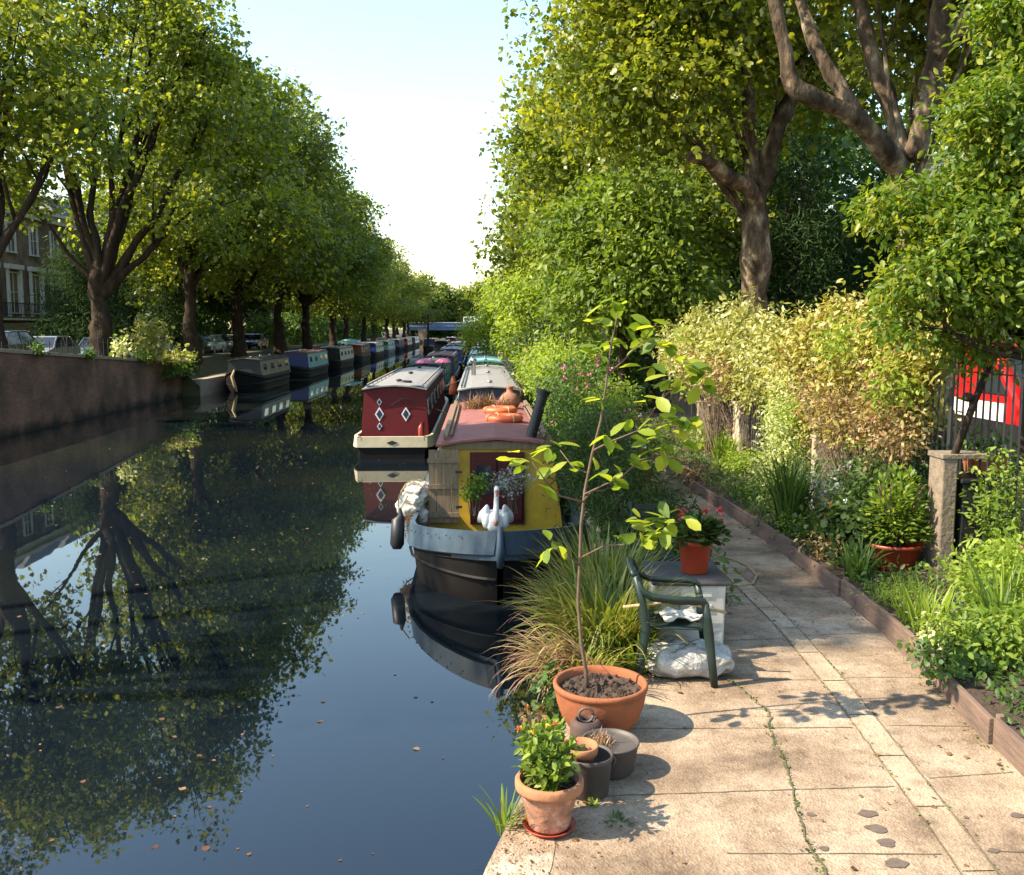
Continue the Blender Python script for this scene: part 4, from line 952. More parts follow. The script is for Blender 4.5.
# big terracotta bowl with the sapling
c = G(600, 727); BY = c[1]
pot = thing('potted_sapling', (c[0], BY, 0), 'tall thin sapling with big yellow-green leaves growing in a wide terracotta bowl', 'plant')
MB().lathe([(0, 0), (.185, 0), (.20, .01), (.255, .09), (.285, .18), (.297, .25), (.300, .272), (.308, .276), (.310, .30), (.300, .312), (.282, .308), (.275, .28), (.27, .25), (.25, .2)], n=64).build('bowl', ['terracotta'], pot, smooth=True)
soil_disc('soil', .268, .262, pot, 4)
def rel(px, py, y): return P(px, py, y) - np.array([c[0], BY, 0])
mb = MB()
main = [rel(588, 694, BY+.02)*np.array([1, 1, 0])+np.array([0, 0, .25]), rel(586, 672, BY+.02), rel(581, 640, BY+.02), rel(578, 600, BY+.03), rel(580, 560, BY+.03), rel(581, 525, BY+.03), rel(585, 490, BY+.03), rel(592, 455, BY+.02), rel(601, 420, BY), rel(606, 385, BY), rel(611, 345, BY), rel(618, 312, BY)]
mb.tube(main, [.015, .013, .0115, .011, .0105, .010, .0095, .009, .008, .0065, .0055, .003], 8)
br_ = {
 'a': [(580, 558, .03), (606, 545, -.02), (622, 545, -.05), (640, 540, -.08)],
 'b': [(584, 500, .02), (592, 491, .03), (606, 490, .06)],
 'c': [(594, 450, 0), (612, 441, -.05), (640, 430, -.1), (662, 398, -.12), (672, 375, -.14)],
 'd': [(606, 376, 0), (622, 362, .1), (645, 338, .15), (655, 325, .18)],
 'e': [(584, 502, .02), (560, 496, -.1), (545, 480, -.18), (532, 462, -.22)],
 'f': [(589, 474, .02), (572, 466, .1), (560, 450, .12)],
 'g': [(580, 566, .03), (566, 552, -.08), (552, 548, -.12)],
 'h': [(640, 432, -.1), (655, 425, -.05), (690, 420, .0)],
 'i': [(662, 398, -.12), (690, 375, -.1), (712, 372, -.1)],
 'j': [(611, 345, 0), (602, 330, .05), (596, 322, .08)],
 'k': [(618, 480, -.03), (640, 460, -.02), (660, 455, 0)],
 'l': [(585, 494, .02), (606, 484, -.04), (618, 480, -.03)],
}
for k_, q in br_.items():
    pts = [rel(px, py, BY+dy) for px, py, dy in q]; mb.tube(pts, list(np.linspace(.007, .003, len(pts))), 6)
mb.build('trunk', ['twig'], pot, smooth=True)
rg = RS(14); LP, LD, LS = [], [], []
spots = [(520, 460, -.22, 4), (533, 466, -.22, 3), (548, 452, -.15, 3), (556, 462, .1, 3), (540, 486, -.18, 2), (551, 548, -.12, 4), (560, 446, .12, 3),
 (572, 466, .1, 3), (604, 322, .08, 3), (600, 350, .0, 3), (618, 306, 0, 4), (612, 340, 0, 3), (640, 345, .15, 4), (652, 326, .18, 5), (668, 340, .1, 4), (648, 365, .1, 2),
 (672, 378, -.14, 5), (684, 366, -.1, 4), (708, 372, -.1, 4), (700, 386, -.1, 3), (690, 420, 0, 4), (668, 422, -.05, 4), (660, 398, -.12, 4), (655, 440, 0, 4), (640, 432, -.1, 3), (682, 436, 0, 3), (660, 455, 0, 4), (636, 462, -.02, 3),
 (618, 480, -.03, 4), (608, 440, -.05, 3), (600, 470, .02, 2), (642, 540, -.08, 6), (655, 530, -.08, 6), (668, 522, -.06, 4), (640, 522, -.08, 4), (680, 515, -.05, 3), (598, 395, 0, 2), (632, 425, -.1, 2)]
for px, py, dy, k in spots:
    for _ in range(k if px < 575 and py < 500 else k+k//2):
        LP.append(rel(px+rg.normal()*5, py+rg.normal()*4, BY+dy+rg.normal()*.02))
        a = rg.rand()*2*pi; LD.append((cos(a), sin(a)*.6, -.15+rg.normal()*.35)); LS.append(.105+.055*rg.rand())
LP, LD, LS = map(np.array, (LP, LD, LS)); nn = len(LP)
T_SAP = (np.array([(0, 0, 0), (-.16, .22, .05), (-.27, .52, .03), (-.22, .8, -.02), (0, 1, -.10), (.22, .8, -.02), (.27, .52, .03), (.16, .22, .05), (0, .35, -.02), (0, .7, -.05)]),
         np.array([(8, 0, 1), (8, 1, 2), (9, 8, 2), (9, 2, 3), (9, 3, 4), (9, 4, 5), (9, 5, 6), (9, 6, 8), (8, 6, 7), (8, 7, 0)]))
leaves('foliage', LP, LD, np.array([0, 0, 1.0])+rdir(rg, nn)*.7, LS, T_SAP, ['leaf_sapling'], pot, rg)

# small terracotta pot with bushy plant
c = G(549, 828)
p = thing('potted_plant', (c[0], c[1], 0), 'bushy green plant with yellow flowers in the nearest weathered terracotta pot', 'plant')
MB().lathe([(0, .022), (.105, .022), (.108, .03), (.150, .215), (.154, .225), (.172, .228), (.176, .24), (.176, .268), (.168, .278), (.155, .276), (.15, .25), (.14, .2)], n=56).build('flowerpot', ['terracotta_old'], p, smooth=True)
MB().lathe([(.1535, .226), (.177, .226), (.179, .24), (.179, .268), (.169, .281), (.154, .279)], n=56).build('rim', ['terracotta_rim'], p, smooth=True)
MB().lathe([(0, .004), (.115, .004), (.14, .03), (.132, .03), (.11, .012), (0, .012)], n=40).build('saucer', ['plastic_red'], p, smooth=True)
soil_disc('soil', .146, .235, p, 5)
rg = RS(18); st = MB(); cen = []; outs = []
for i in range(46):
    a = rg.rand()*2*pi; r = .15*math.sqrt(rg.rand()); h = .12+.19*rg.rand()*(1-.3*r/.15)
    b = (r*.45*cos(a), r*.45*sin(a), .23); e = (r*cos(a)*1.15, r*sin(a)*1.15, .25+h)
    pts = bez(b, ((b[0]+e[0])/2*.8, (b[1]+e[1])/2*.8, .24+h*.6), e, 7); st.tube(pts, [.004]*7, 5, cap=False)
    for q in pts[1:]:
        for _ in range(4): cen.append(np.array(q)+rg.normal(size=3)*.007); outs.append((cos(a), sin(a), .5))
st.build('stem', ['stem_green'], p, smooth=True)
cen = np.array(cen); nn = len(cen); dd = rdir(rg, nn)+np.array([0, 0, .45])
leaves('foliage', cen, dd, np.array([0, 0, 1.])+rdir(rg, nn)*.8, .035+.035*rg.rand(nn), T_OVAL, ['leaf_fresh'], p, rg)
for px, py, fm in ((548, 727, 'petal_yellow'), (533, 733, 'petal_yellow'), (556, 724, 'petal_orange'), (519, 729, 'petal_orange')):
    q = P(px, py, c[1]+.03)-np.array([c[0], c[1], 0]); n_ = 22
    a = rg.rand(n_)*2*pi; leaves('flower_head', np.repeat(q[None], n_, 0)+rg.normal(size=(n_, 3))*.004, np.stack([np.cos(a), np.sin(a), rg.rand(n_)*.9], -1), rdir(rg, n_)+np.array([0, 0, 1.]), np.full(n_, .019), T_OVAL, [fm], p, rg)
    MB().tube([q, q*np.array([.7, .7, .6])+np.array([0, 0, .08])], .003, 4).build('flower_stalk', ['stem_green'], p)

# dark pot holding a small terracotta pot
c = G(588, 793)
dp = thing('planting_tub', (c[0], c[1], 0), 'dark brown plastic tub between the small pot and the sapling bowl', 'tub')
MB().lathe([(0, .01), (.10, .0), (.115, .02), (.132, .2), (.138, .21), (.140, .235), (.132, .238), (.125, .21), (.12, .12), (0, .12)], n=48).build('tub_body', ['pot_dark'], dp, smooth=True)
for s in (-1, 1): MB().tube(bez((s*.128, 0, .215), (s*.17, 0, .2), (s*.13, 0, .16), 6), .009, 6).build('handle', ['pot_dark'], dp, smooth=True)
tp = thing('terracotta_pot', (c[0]-.045, c[1]+.01, .13), 'small empty terracotta pot sitting inside the dark brown tub', 'pot')
MB().lathe([(0, 0), (.065, 0), (.085, .1), (.098, .105), (.102, .15), (.094, .155), (.082, .11), (.075, .07), (0, .07)], n=40).build('pot_body', ['terracotta_rim'], tp, smooth=True)
soil_disc('soil', .082, .10, tp, 15)
# wide dark pan with weedy soil behind
c2 = G(610, 770)
wp = thing('round_pan', (c2[0], c2[1], 0), 'wide dark metal pan with a pale rim and dry weeds beside the sapling bowl', 'pan')
MB().lathe([(0, 0), (.12, 0), (.14, .015), (.165, .17), (.172, .175), (.172, .185), (.160, .185), (.152, .16), (.15, .15)], n=48).build('pan_body', ['pot_steel'], wp, smooth=True)
MB().lathe([(.15, .155), (.06, .15), (.0, .152)], n=40).build('lid', ['pot_steel'], wp, smooth=True)
rg = RS(19); n_ = 90; b = np.stack([rg.normal(size=n_)*.04-.06, rg.normal(size=n_)*.035+.02, np.full(n_, .15)], -1)
blades('weeds', b, rg.rand(n_)*2*pi, .04+.06*rg.rand(n_), np.full(n_, .006), .1+rg.rand(n_)*.8, ['leaf_straw'], wp, rg, .6, 4)
c3 = G(588, 752)
kp = thing('kettle', (c3[0]-.01, c3[1]+.03, 0), 'old blackened cooking pot with a ring handle tucked behind the dark tub', 'pot')
MB().lathe([(0, .0), (.08, 0), (.10, .03), (.10, .17), (.075, .20), (.06, .2), (.06, .17)], n=32).build('pot_body', ['rust'], kp, smooth=True)
mb = MB(); mb.tube([(.045*cos(w), 0, .225+.045*sin(w)) for w in np.linspace(0, 2*pi, 17)], .009, 6); mb.build('ring_handle', ['pot_steel'], kp, smooth=True)
grass_clump('grass_tuft', 'small bright grass tuft at the water edge left of the nearest pot', 'grass tuft', (G(505, 825)[0], G(505, 825)[1], -.05), 26, .26, .05, .012, 71, 'leaf_fresh', lean=(0.05, .8), droop=(.3, 1.2))
grass_clump('grass_tuft', 'tiny weed in the paving just right of the dark tub', 'grass tuft', (*G(594, 806)[:2], 0), 16, .06, .02, .01, 72, 'leaf_fresh', lean=(0.2, 1.0))
grass_clump('grass_tuft', 'low weeds growing in the paving near the bottom corner', 'grass tuft', (*G(618, 822)[:2], 0), 30, .045, .07, .009, 73, 'leaf_mid', lean=(0.2, 1.2))

# green plastic armchair, faces +X
ch = thing('plastic_armchair', (1.45, 6.92, 0), 'dark green plastic garden armchair facing the path over a white sack', 'chair', rz=radians(-97))
mb = MB()          # local: x right, y forward(+), z up
vs = []; n_ = 9; m_ = 7
for i in range(n_):
    for j in range(m_):
        u = i/(n_-1)*2-1; v = j/(m_-1)
        z = .42 - .018*(1-u*u)*(1-v) + (0.015 if v > .9 else 0)-(.03 if v == 1 else 0)
        vs.append((u*.215*(1+.06*v), -.20+v*.43, z))
mb.add(vs, [(i*m_+j, (i+1)*m_+j, (i+1)*m_+j+1, i*m_+j+1) for i in range(n_-1) for j in range(m_-1)])
o = mb.build('seat', ['chair_green'], ch, smooth=True); sm = o.modifiers.new('sol', 'SOLIDIFY'); sm.thickness = .012
mb = MB()          # back: vertical splats and a curved top rail
for k in range(7):
    u = -1+k/3.0; x = u*.19; yb = -.20-.03*(1-u*u); 
    mb.tube([(x, yb+.01, .41), (x*1.05, yb-.04, .6), (x*1.05, yb-.10, .83-.03*u*u)], [.016, .016, .016], 6, flat=.5)
mb.tube([(u*.225, -.30-.035*(1-u*u), .85-.05*u*u) for u in np.linspace(-1, 1, 11)], [.022]*11, 8, flat=1.5)
mb.build('backrest', ['chair_green'], ch, smooth=True)
for s in (-1, 1):
    mb = MB(); mb.tube([(s*.225, -.30, .80), (s*.245, -.255, .70), (s*.265, -.17, .655), (s*.285, -.02, .645), (s*.285, .12, .645), (s*.278, .19, .635), (s*.268, .215, .60)], [.028, .032, .036, .04, .04, .036, .028], 8, flat=.6)
    mb.build('armrest', ['chair_green'], ch, smooth=True)
    mb = MB(); mb.tube([(s*.275, .20, .63), (s*.262, .225, .50), (s*.25, .235, .40), (s*.262, .26, .2), (s*.275, .285, 0.0)], [.030, .034, .042, .036, .030], 8, flat=.75); mb.build('leg', ['chair_green'], ch, smooth=True)
    mb = MB(); mb.tube([(s*.235, -.30, .80), (s*.235, -.24, .6), (s*.23, -.215, .42), (s*.245, -.245, .2), (s*.262, -.28, 0.0)], [.026, .030, .042, .036, .030], 8, flat=.75); mb.build('leg', ['chair_green'], ch, smooth=True)
q = thing('folded_cloth', (1.50, 6.93, .435), 'crumpled pale cloth lying on the green armchair seat', 'cloth', rz=.2)
rg = RS(6); mb = MB(); vs = [(x, y, .012+.022*rg.rand()+.02*sin(x*30)*cos(y*22)) for x in np.linspace(-.16, .16, 12) for y in np.linspace(-.12, .12, 10)]
mb.add(vs, [(i*10+j, (i+1)*10+j, (i+1)*10+j+1, i*10+j+1) for i in range(11) for j in range(9)]); o = mb.build('cloth', ['canvas'], q, smooth=True)
o.modifiers.new('sol', 'SOLIDIFY').thickness = .012
q = thing('bamboo_cane', (1.46, 6.82, .56), 'short pale bamboo cane resting across the green armchair arms', 'cane')
MB().tube([(-.40, .05, -.03), (0, .0, .03), (.36, -.02, -.06)], .012, 8).build('cane_rod', ['rope'], q, smooth=True)
# white storage box with grey lid
bx = thing('storage_box', (1.70, 7.72, 0), 'white plastic storage box with worn grey lid behind the green armchair', 'box', rz=radians(-3))
MB().box((0, 0, .27), (.56, .62, .54), taper=1.03).build('box_body', ['box_white'], bx, bevel=.015)
for z in (.47, .36): MB().box((.05, -.318, z), (.26, .02, .05)).build('front_rib', ['box_white'], bx, bevel=.006)
MB().box((0, 0, .563), (.62, .70, .032)).build('lid', ['lid_grey'], bx, bevel=.012)
rp = thing('potted_geranium', (1.78, 7.68, .580), 'orange-red plastic pot of dark leafy geranium standing on the storage box', 'plant')
MB().lathe([(0, 0), (.09, 0), (.095, .01), (.118, .215), (.128, .218), (.130, .25), (.122, .252), (.112, .22), (.11, .2)], n=40).build('flowerpot', ['plastic_red'], rp, smooth=True)
soil_disc('soil', .11, .215, rp, 9); rp.scale = (1.12, 1.12, 1.12)
rg = RS(22); u = rdir(rg, 420); u[:, 2] = np.abs(u[:, 2]); pos = u*np.array([.20, .18, .17])*(.4+.6*rg.rand(420))[:, None]+np.array([.03, 0, .25])
leaves('foliage', pos, u+rdir(rg, 420)*.6, np.array([0, 0, 1.])+u*.6+rdir(rg, 420)*.4, .04+.03*rg.rand(420), T_BROAD, ['leaf_dark'], rp, rg)
for k in range(7):
    a = k*2.4; e = np.array([.03+.15*cos(a), .12*sin(a), .38+.05*(k % 3)])
    MB().tube(bez((.02, 0, .24), e*np.array([.6, .6, .9]), e, 5), .003, 4).build('flower_stalk', ['stem_green'], rp)
    leaves('flower_head', e+rg.normal(size=(14, 3))*.012, rdir(rg, 14), rdir(rg, 14), np.full(14, .022), T_BROAD, ['petal_red'], rp, rg)
# sack
sk = thing('plastic_sack', (1.56, 6.88, 0), 'crumpled white plastic sack of compost lying under the green armchair', 'sack')
mb = MB(); nu, nv = 28, 18; rg = RS(44); vs = []
for i in range(nv+1):
    t = pi*i/nv
    for j in range(nu):
        w = 2*pi*j/nu; sx_ = abs(cos(w))**.6*np.sign(cos(w)); sy_ = abs(sin(w))**.7*np.sign(sin(w)); st_ = sin(t)**.5
        cr_ = 1+.05*sin(5*w+3*t)+.04*sin(9*w-2*t)+.03*rg.normal()
        vs.append((.33*st_*sx_*cr_, .17*st_*sy_*cr_, max(0.004, .115-.12*cos(t)*cr_ + .02*sin(7*w))))
mb.add(vs, [(i*nu+j, i*nu+(j+1) % nu, (i+1)*nu+(j+1) % nu, (i+1)*nu+j) for i in range(nv) for j in range(nu)])
o = mb.build('sack_body', ['bag_white'], sk, smooth=True); sb_ = o.modifiers.new('sub', 'SUBSURF'); sb_.levels = 2; sb_.render_levels = 2
tx2 = bpy.data.textures.new('creases', 'VORONOI'); tx2.noise_scale = .11; dm = o.modifiers.new('creases', 'DISPLACE'); dm.texture = tx2; dm.strength = .022; dm.mid_level = .5
# second chair folded behind the box
c = P(655, 560, 9.0)
dc = thing('folding_chair', (1.75, 9.0, 0), 'dark slatted folding chair standing behind the storage box', 'chair', rz=radians(10))
mb = MB()
for z in (.68, .75, .82, .89): mb.box((-.1, 0.02*(z-.6), z), (.34, .02, .045))
mb.build('backrest', ['chair_green'], dc)
mb = MB()
for k in range(5): mb.box((-.1, -.32+.075*k, .44), (.36, .05, .018))
mb.build('seat', ['chair_green'], dc)
for s in (-.28, .08):
    MB().tube([(s, .10, .93), (s, -.05, .44), (s, -.35, 0)], .016, 6).build('leg', ['chair_green'], dc)
    MB().tube([(s+.02, -.30, .44), (s+.02, -.1, .22), (s+.02, .12, 0)], .016, 6).build('leg', ['chair_green'], dc)
# hose loop
c = G(738, 570)
hs = thing('garden_hose', (c[0], c[1], 0), 'loop of hose lying on the paving beyond the storage box', 'hose')
pts = [G(700, 545), G(716, 556), G(732, 560), G(748, 567), G(757, 577), G(753, 585), G(738, 587), G(720, 583), G(700, 586)]
mb = MB(); sm_ = []
for i in range(len(pts)-1):
    for t in (0, .33, .66): sm_.append(pts[i]*(1-t)+pts[i+1]*t - np.array([c[0], c[1], -.014]))
mb.tube(sm_, .012, 6); mb.build('hose_tube', ['rope'], hs, smooth=True)

# timber edging boards on the right
te = thing('timber_edging', (3.3, 0, 0), 'weathered timber boards edging the flower bed along the paving', 'edging')
yb = [2.2, 3.4, 4.5, 5.6, 6.5, 7.7, 8.9, 10.4, 11.9, 13.5, 15.2, 17.0, 19.0, 22, 26, 30]
for i in range(len(yb)-1):
    a, b = yb[i]+.006, yb[i+1]-.006; xa, xb = kx(a)-3.3, kx(b)-3.3; o1 = .012*((i*7) % 3-1); h = .17+.02*((i*5) % 3)
    mb = MB(); vs = [(xa+o1-.02, a, -.1), (xb+o1-.02, b, -.1), (xb+o1+.02, b, -.1), (xa+o1+.02, a, -.1), (xa+o1-.02, a, h), (xb+o1-.02, b, h-.01), (xb+o1+.02, b, h-.01), (xa+o1+.02, a, h)]
    mb.add(vs, [(0, 3, 2, 1), (4, 5, 6, 7), (0, 1, 5, 4), (1, 2, 6, 5), (2, 3, 7, 6), (3, 0, 4, 7)]); mb.build('board', ['board'], te, bevel=.006)
    MB().box((xa+.045, a, .06), (.04, .05, .26)).build('peg', ['wood_old'], te)

# fallen leaves on the paving
rg = RS(99); n_ = 260; yy = 3.6+rg.rand(n_)**1.3*14; xx = np.array([ex(y)+.15+(kx(y)-ex(y)-.2)*(rg.rand()**(.45 if i % 3 else 1)) for i, y in enumerate(yy)])
pos = np.stack([xx, yy, np.full(n_, .012)], -1); a = rg.rand(n_)*2*pi
o = leaves('leaf_litter', pos, np.stack([np.cos(a), np.sin(a), rg.normal(size=n_)*.1], -1), np.array([0, 0, 1.])+rg.normal(size=(n_, 3))*.25, .012+.03*rg.rand(n_)**2, T_LOBED, ['leaf_dry'], None, rg); o['kind'] = 'stuff'
o['label'] = 'dry brown leaves scattered over the paving'
rg = RS(97); n_ = 900; yy = 4.05+rg.rand(n_)*1.6; xx = np.array([ex(y) for y in yy])+.03+np.abs(rg.normal(size=n_))*.22
pos = np.stack([xx, yy, np.full(n_, .008)], -1)
o = leaves('grit', pos, rdir(rg, n_), rdir(rg, n_)+np.array([0, 0, .8]), .006+.016*rg.rand(n_)**2, T_BROAD, ['leaf_dry'], None, rg); o['kind'] = 'stuff'; o['label'] = 'brown grit and crumbs gathered on the paving corner'
rg = RS(98); n_ = 700; yy = 4+rg.rand(n_)**1.6*60; xx = -14.5+rg.rand(n_)**.7*14.3; ok = ~((xx > -1.2) & (yy > 10.5)) & (xx < np.array([ex(y) for y in yy])-.15)
pos = np.stack([xx, yy, np.full(n_, WZ+.004)], -1)[ok]; n_ = len(pos); a = rg.rand(n_)*2*pi
o = leaves('floating_leaves', pos, np.stack([np.cos(a), np.sin(a), np.zeros(n_)], -1), np.array([0, 0, 1.])+rg.normal(size=(n_, 3))*.03, .02+.05*rg.rand(n_)**2, T_BROAD, ['leaf_dry'], None, rg); o['kind'] = 'stuff'; o['label'] = 'scattered leaves floating on the canal'
# ================================================================== WATERSIDE PLANTS
g_ = 'grassy clumps on the canal edge'
grass_clump('ornamental_grass', 'big arching green grass clump hanging over the water beside the bow', 'plant', (.98, 7.35, 0), 760, .80, .30, .016, 101, 'leaf_grass', droop=(.7, 1.9), lean=(.02, .65))
grass_clump('ornamental_grass', 'upright green grass clump behind the big arching one', 'plant', (1.12, 8.3, 0), 480, .85, .30, .018, 102, 'leaf_grass', droop=(.4, 1.5), lean=(0, .5))
gr = grass_clump('ornamental_grass', 'reddish dried grass spilling down to the water left of the sapling bowl', 'plant', (.72, 6.75, .02), 300, .62, .22, .011, 103, 'leaf_straw', droop=(1.2, 2.4), lean=(.3, 1.1), azr=(2.0, 4.6))
grass_clump('foliage', None, None, (0, 0, 0), 160, .5, .22, .014, 104, 'leaf_grass', droop=(.8, 2.0), lean=(.1, .9), root=gr)
grass_clump('ornamental_grass', 'short green blades between the grass clump and the green armchair', 'plant', (1.18, 7.0, 0), 180, .42, .14, .018, 105, 'leaf_fresh', droop=(.4, 1.3), lean=(.05, .9))
grass_clump('ornamental_grass', 'straw tipped grass leaning over the dark water near the bow', 'plant', (.95, 7.75, -.05), 110, .95, .25, .010, 106, 'leaf_straw', droop=(.8, 1.9), lean=(.2, .8), azr=(2.2, 4.2))
bush('ivy_patch', 'small ivy leaves trailing on the bank wall behind the sapling bowl', 'ivy', (.50, 6.25, -.1), [(.52, 6.25, .10, .12, .3, .14)], 260, .05, 107, 'leaf_mid', T_BROAD, stems=4, sig=.05)
leaves_small = bush('red_sedum', 'small reddish flowering plant at the water edge below the sapling bowl', 'plant', (.36, 5.9, -.02), [(.34, 5.9, .06, .10, .14, .06)], 160, .035, 108, 'leaf_reddish', T_OVAL, stems=3, sig=.03, flowers=[('petal_orange', 2, .03)])
bush('waterside_shrub', 'dark narrow-leaved shrub between the yellow cabin and the paving', 'shrub', (1.75, 10.6, 0), [(1.65, 10.5, .75, .50, .7, .72), (1.45, 11.6, .9, .45, .6, .8), (2.0, 9.9, .45, .35, .4, .42)], 7500, .10, 109, 'leaf_dark', T_LANCE, sig=.12, stems=16, stem_r=.014, upw=.3)
bush('waterside_shrub', 'green willow-leaved shrub rising behind the dark one by the cabin', 'shrub', (1.8, 12.9, 0), [(1.75, 12.9, 1.0, .5, .7, .75), (1.55, 14.0, .9, .45, .7, .7)], 5000, .11, 110, 'leaf_mid', T_LANCE, sig=.14, stems=12, upw=.3, flowers=[('petal_red', 14, .05)])
bush('bright_shrub', 'lime yellow shrub in the sun left of the far paving', 'shrub', (2.25, 16.2, 0), [(2.2, 16.2, 1.0, .55, .8, .7), (2.45, 15.3, .6, .4, .4, .5)], 6000, .07, 111, 'leaf_lime', T_OVAL, sig=.11, stems=10)
bush('rose_bush', 'pink flowering shrub beside the navy boat roof', 'shrub', (1.9, 19.5, 0), [(1.9, 19.5, 1.35, .7, 1.1, .7), (1.7, 17.8, 1.15, .45, .7, .6)], 6000, .08, 112, 'leaf_mid', T_OVAL, sig=.14, stems=14, flowers=[('petal_pink', 70, .085)])
bush('rose_bush', 'pale pink flowering bush lower beside the far paving', 'shrub', (2.15, 13.6, 0), [(2.1, 14.3, .9, .5, .6, .45), (2.2, 13.4, .5, .35, .4, .35)], 2600, .07, 113, 'leaf_reddish', T_OVAL, sig=.1, stems=8, flowers=[('petal_white', 60, .06), ('petal_pink', 22, .06)])
bush('bright_shrub', 'yellow-green feathery shrub above the pink flowers on the bank', 'shrub', (2.0, 24, 0), [(2.2, 24, 1.3, .8, 1.4, .9), (1.9, 26.5, 1.6, .7, 1.2, .8)], 7000, .10, 114, 'leaf_lime', T_OVAL, sig=.2, stems=10)
bush('rose_bush', 'farther pink and white flower bush by the canal boats', 'shrub', (1.9, 30, 0), [(1.9, 30, 1.1, .7, 1.6, .8)], 4500, .10, 115, 'leaf_fresh', T_OVAL, sig=.2, stems=8, flowers=[('petal_pink', 50, .12), ('petal_white', 40, .10)])
bush('dark_shrub', 'rounded dark green shrub beyond the pink flowers', 'shrub', (2.9, 33, 0), [(3.0, 33, 2.1, 1.5, 1.8, 1.2), (2.2, 35, 1.5, 1.0, 1.4, 1.0)], 9000, .12, 116, 'leaf_dark', T_OVAL, sig=.3, stems=12, stem_r=.03)
ft = thing('flower_trough', (2.05, 12.2, 0), 'pale stone trough with small red flowers hidden at the waterside', 'trough')
MB().box((0, 0, .15), (.5, .3, .3), taper=1.1).build('trough_body', ['concrete'], ft, bevel=.02)
soil_disc('soil', .13, .29, ft, 44)

# ================================================================== FLOWER BED
def bedpt(px, py, y, z=0.15):
    q = P(px, py, y); return (q[0], y, z)
# concrete things
cp = thing('concrete_pillar', (4.60, 9.2, .1), 'tall weathered concrete pillar beside the terracotta trough', 'pillar')
MB().box((0, 0, .62), (.15, .30, 1.24)).build('shaft', ['concrete_dark'], cp, bevel=.015)
MB().box((.17, 0, 1.25), (.52, .32, .05)).build('cap', ['concrete_dark'], cp, bevel=.008)
cb = thing('compost_bin', (4.97, 9.3, .12), 'black compost bin in shade right of the concrete pillar', 'bin')
MB().box((0, 0, .48), (.5, .5, .96), taper=.92).build('bin_body', ['black'], cb, bevel=.02)
MB().box((0, 0, .985), (.52, .52, .05)).build('lid', ['black'], cb, bevel=.015)
tt = thing('terracotta_trough', (5.13, 9.38, 1.134), 'terracotta trough planter on top of the black bin', 'planter')
MB().box((0, 0, .09), (.34, .22, .18), taper=1.15).build('trough_body', ['terracotta'], tt, bevel=.015)
MB().box((0, 0, .185), (.42, .28, .03)).build('rim', ['terracotta'], tt, bevel=.008)
rg = RS(2); pos = rg.normal(size=(160, 3))*np.array([.13, .08, .07])+np.array([0, 0, .26]); leaves('foliage', pos, rdir(rg, 160)+np.array([0, 0, .5]), rdir(rg, 160)+np.array([0, 0, .8]), np.full(160, .06), T_BROAD, ['leaf_mid'], tt, rg)
MB().box((0, 0, .19), (.36, .22, .02)).build('soil', ['soil'], tt)
q = bedpt(746, 450, 17.5)
sb = thing('stone_block', (q[0], q[1], .15), 'cream stone pier with the sunlit face under the golden hedge', 'pier')
MB().box((0, 0, .52), (.42, .42, 1.04)).build('shaft', ['stone_pale'], sb, bevel=.02); MB().box((0, 0, 1.06), (.48, .48, .05)).build('cap', ['stone_pale'], sb, bevel=.01)
for k, (px, yy, hh, ww, lab) in enumerate(((702, 19.5, .95, .22, 'narrow pale concrete post left of the cream stone pier'), (832, 12.3, 1.05, .5, 'broad beige concrete slab upright beneath the golden hedge'), (866, 11.2, .9, .16, 'thin pale post in the planting right of the beige slab'), (786, 14.6, .7, .2, 'pale post half hidden by the cream-leaved climber'))):
    x = P(px, 450, yy)[0]; t = thing('concrete_post', (x, yy, .12), lab, 'post'); MB().box((0, 0, hh/2), (ww, .15, hh)).build('shaft', ['concrete'], t, bevel=.012); MB().box((0, 0, hh+.012), (ww+.03, .18, .03)).build('cap', ['concrete'], t, bevel=.008)
pt = thing('plastic_planter', (4.22, 9.35, .13), 'orange-red plastic planter with a leafy shrub left of the pillar', 'planter')
MB().lathe([(0, 0), (.17, 0), (.18, .02), (.225, .26), (.245, .265), (.25, .30), (.235, .302), (.21, .27), (.20, .24), (0, .24)], n=36, sx=1.1).build('tub', ['plastic_red'], pt, smooth=True)
rg = RS(3); n_ = 1500; u = rdir(rg, n_); u[:, 2] = np.abs(u[:, 2]); pos = u*np.array([.36, .3, .75])*(.3+.7*rg.rand(n_))[:, None]+np.array([0, 0, .35])
leaves('foliage', pos, u+rdir(rg, n_)*.6, np.array([0, 0, 1.])+rdir(rg, n_)*.6+u*.3, .05+.04*rg.rand(n_), T_OVAL, ['leaf_fresh'], pt, rg)
mb = MB()
for k in range(10): mb.tube(bez((.03*cos(k), .03*sin(k), .2), (.1*cos(k*2.), .1*sin(k*2.), .6), (.25*cos(k*2.), .25*sin(k*2.), .9), 5), .007, 5)
mb.build('stem', ['twig'], pt)
q = P(828, 505, 11.3)
op = thing('flowerpot', (q[0], 11.3, .25), 'small orange-red flowerpot perched among plants before the beige slab', 'pot')
MB().lathe([(0, 0), (.08, 0), (.10, .22), (.115, .225), (.12, .27), (.105, .272), (.09, .2), (0, .2)], n=24).build('pot_body', ['orange'], op, smooth=True)
MB().lathe([(0, .21), (.094, .21)], n=16).build('soil', ['soil'], op)
MB().box((0, 0, -.07), (.26, .26, .14)).build('brick_stand', ['concrete'], op)

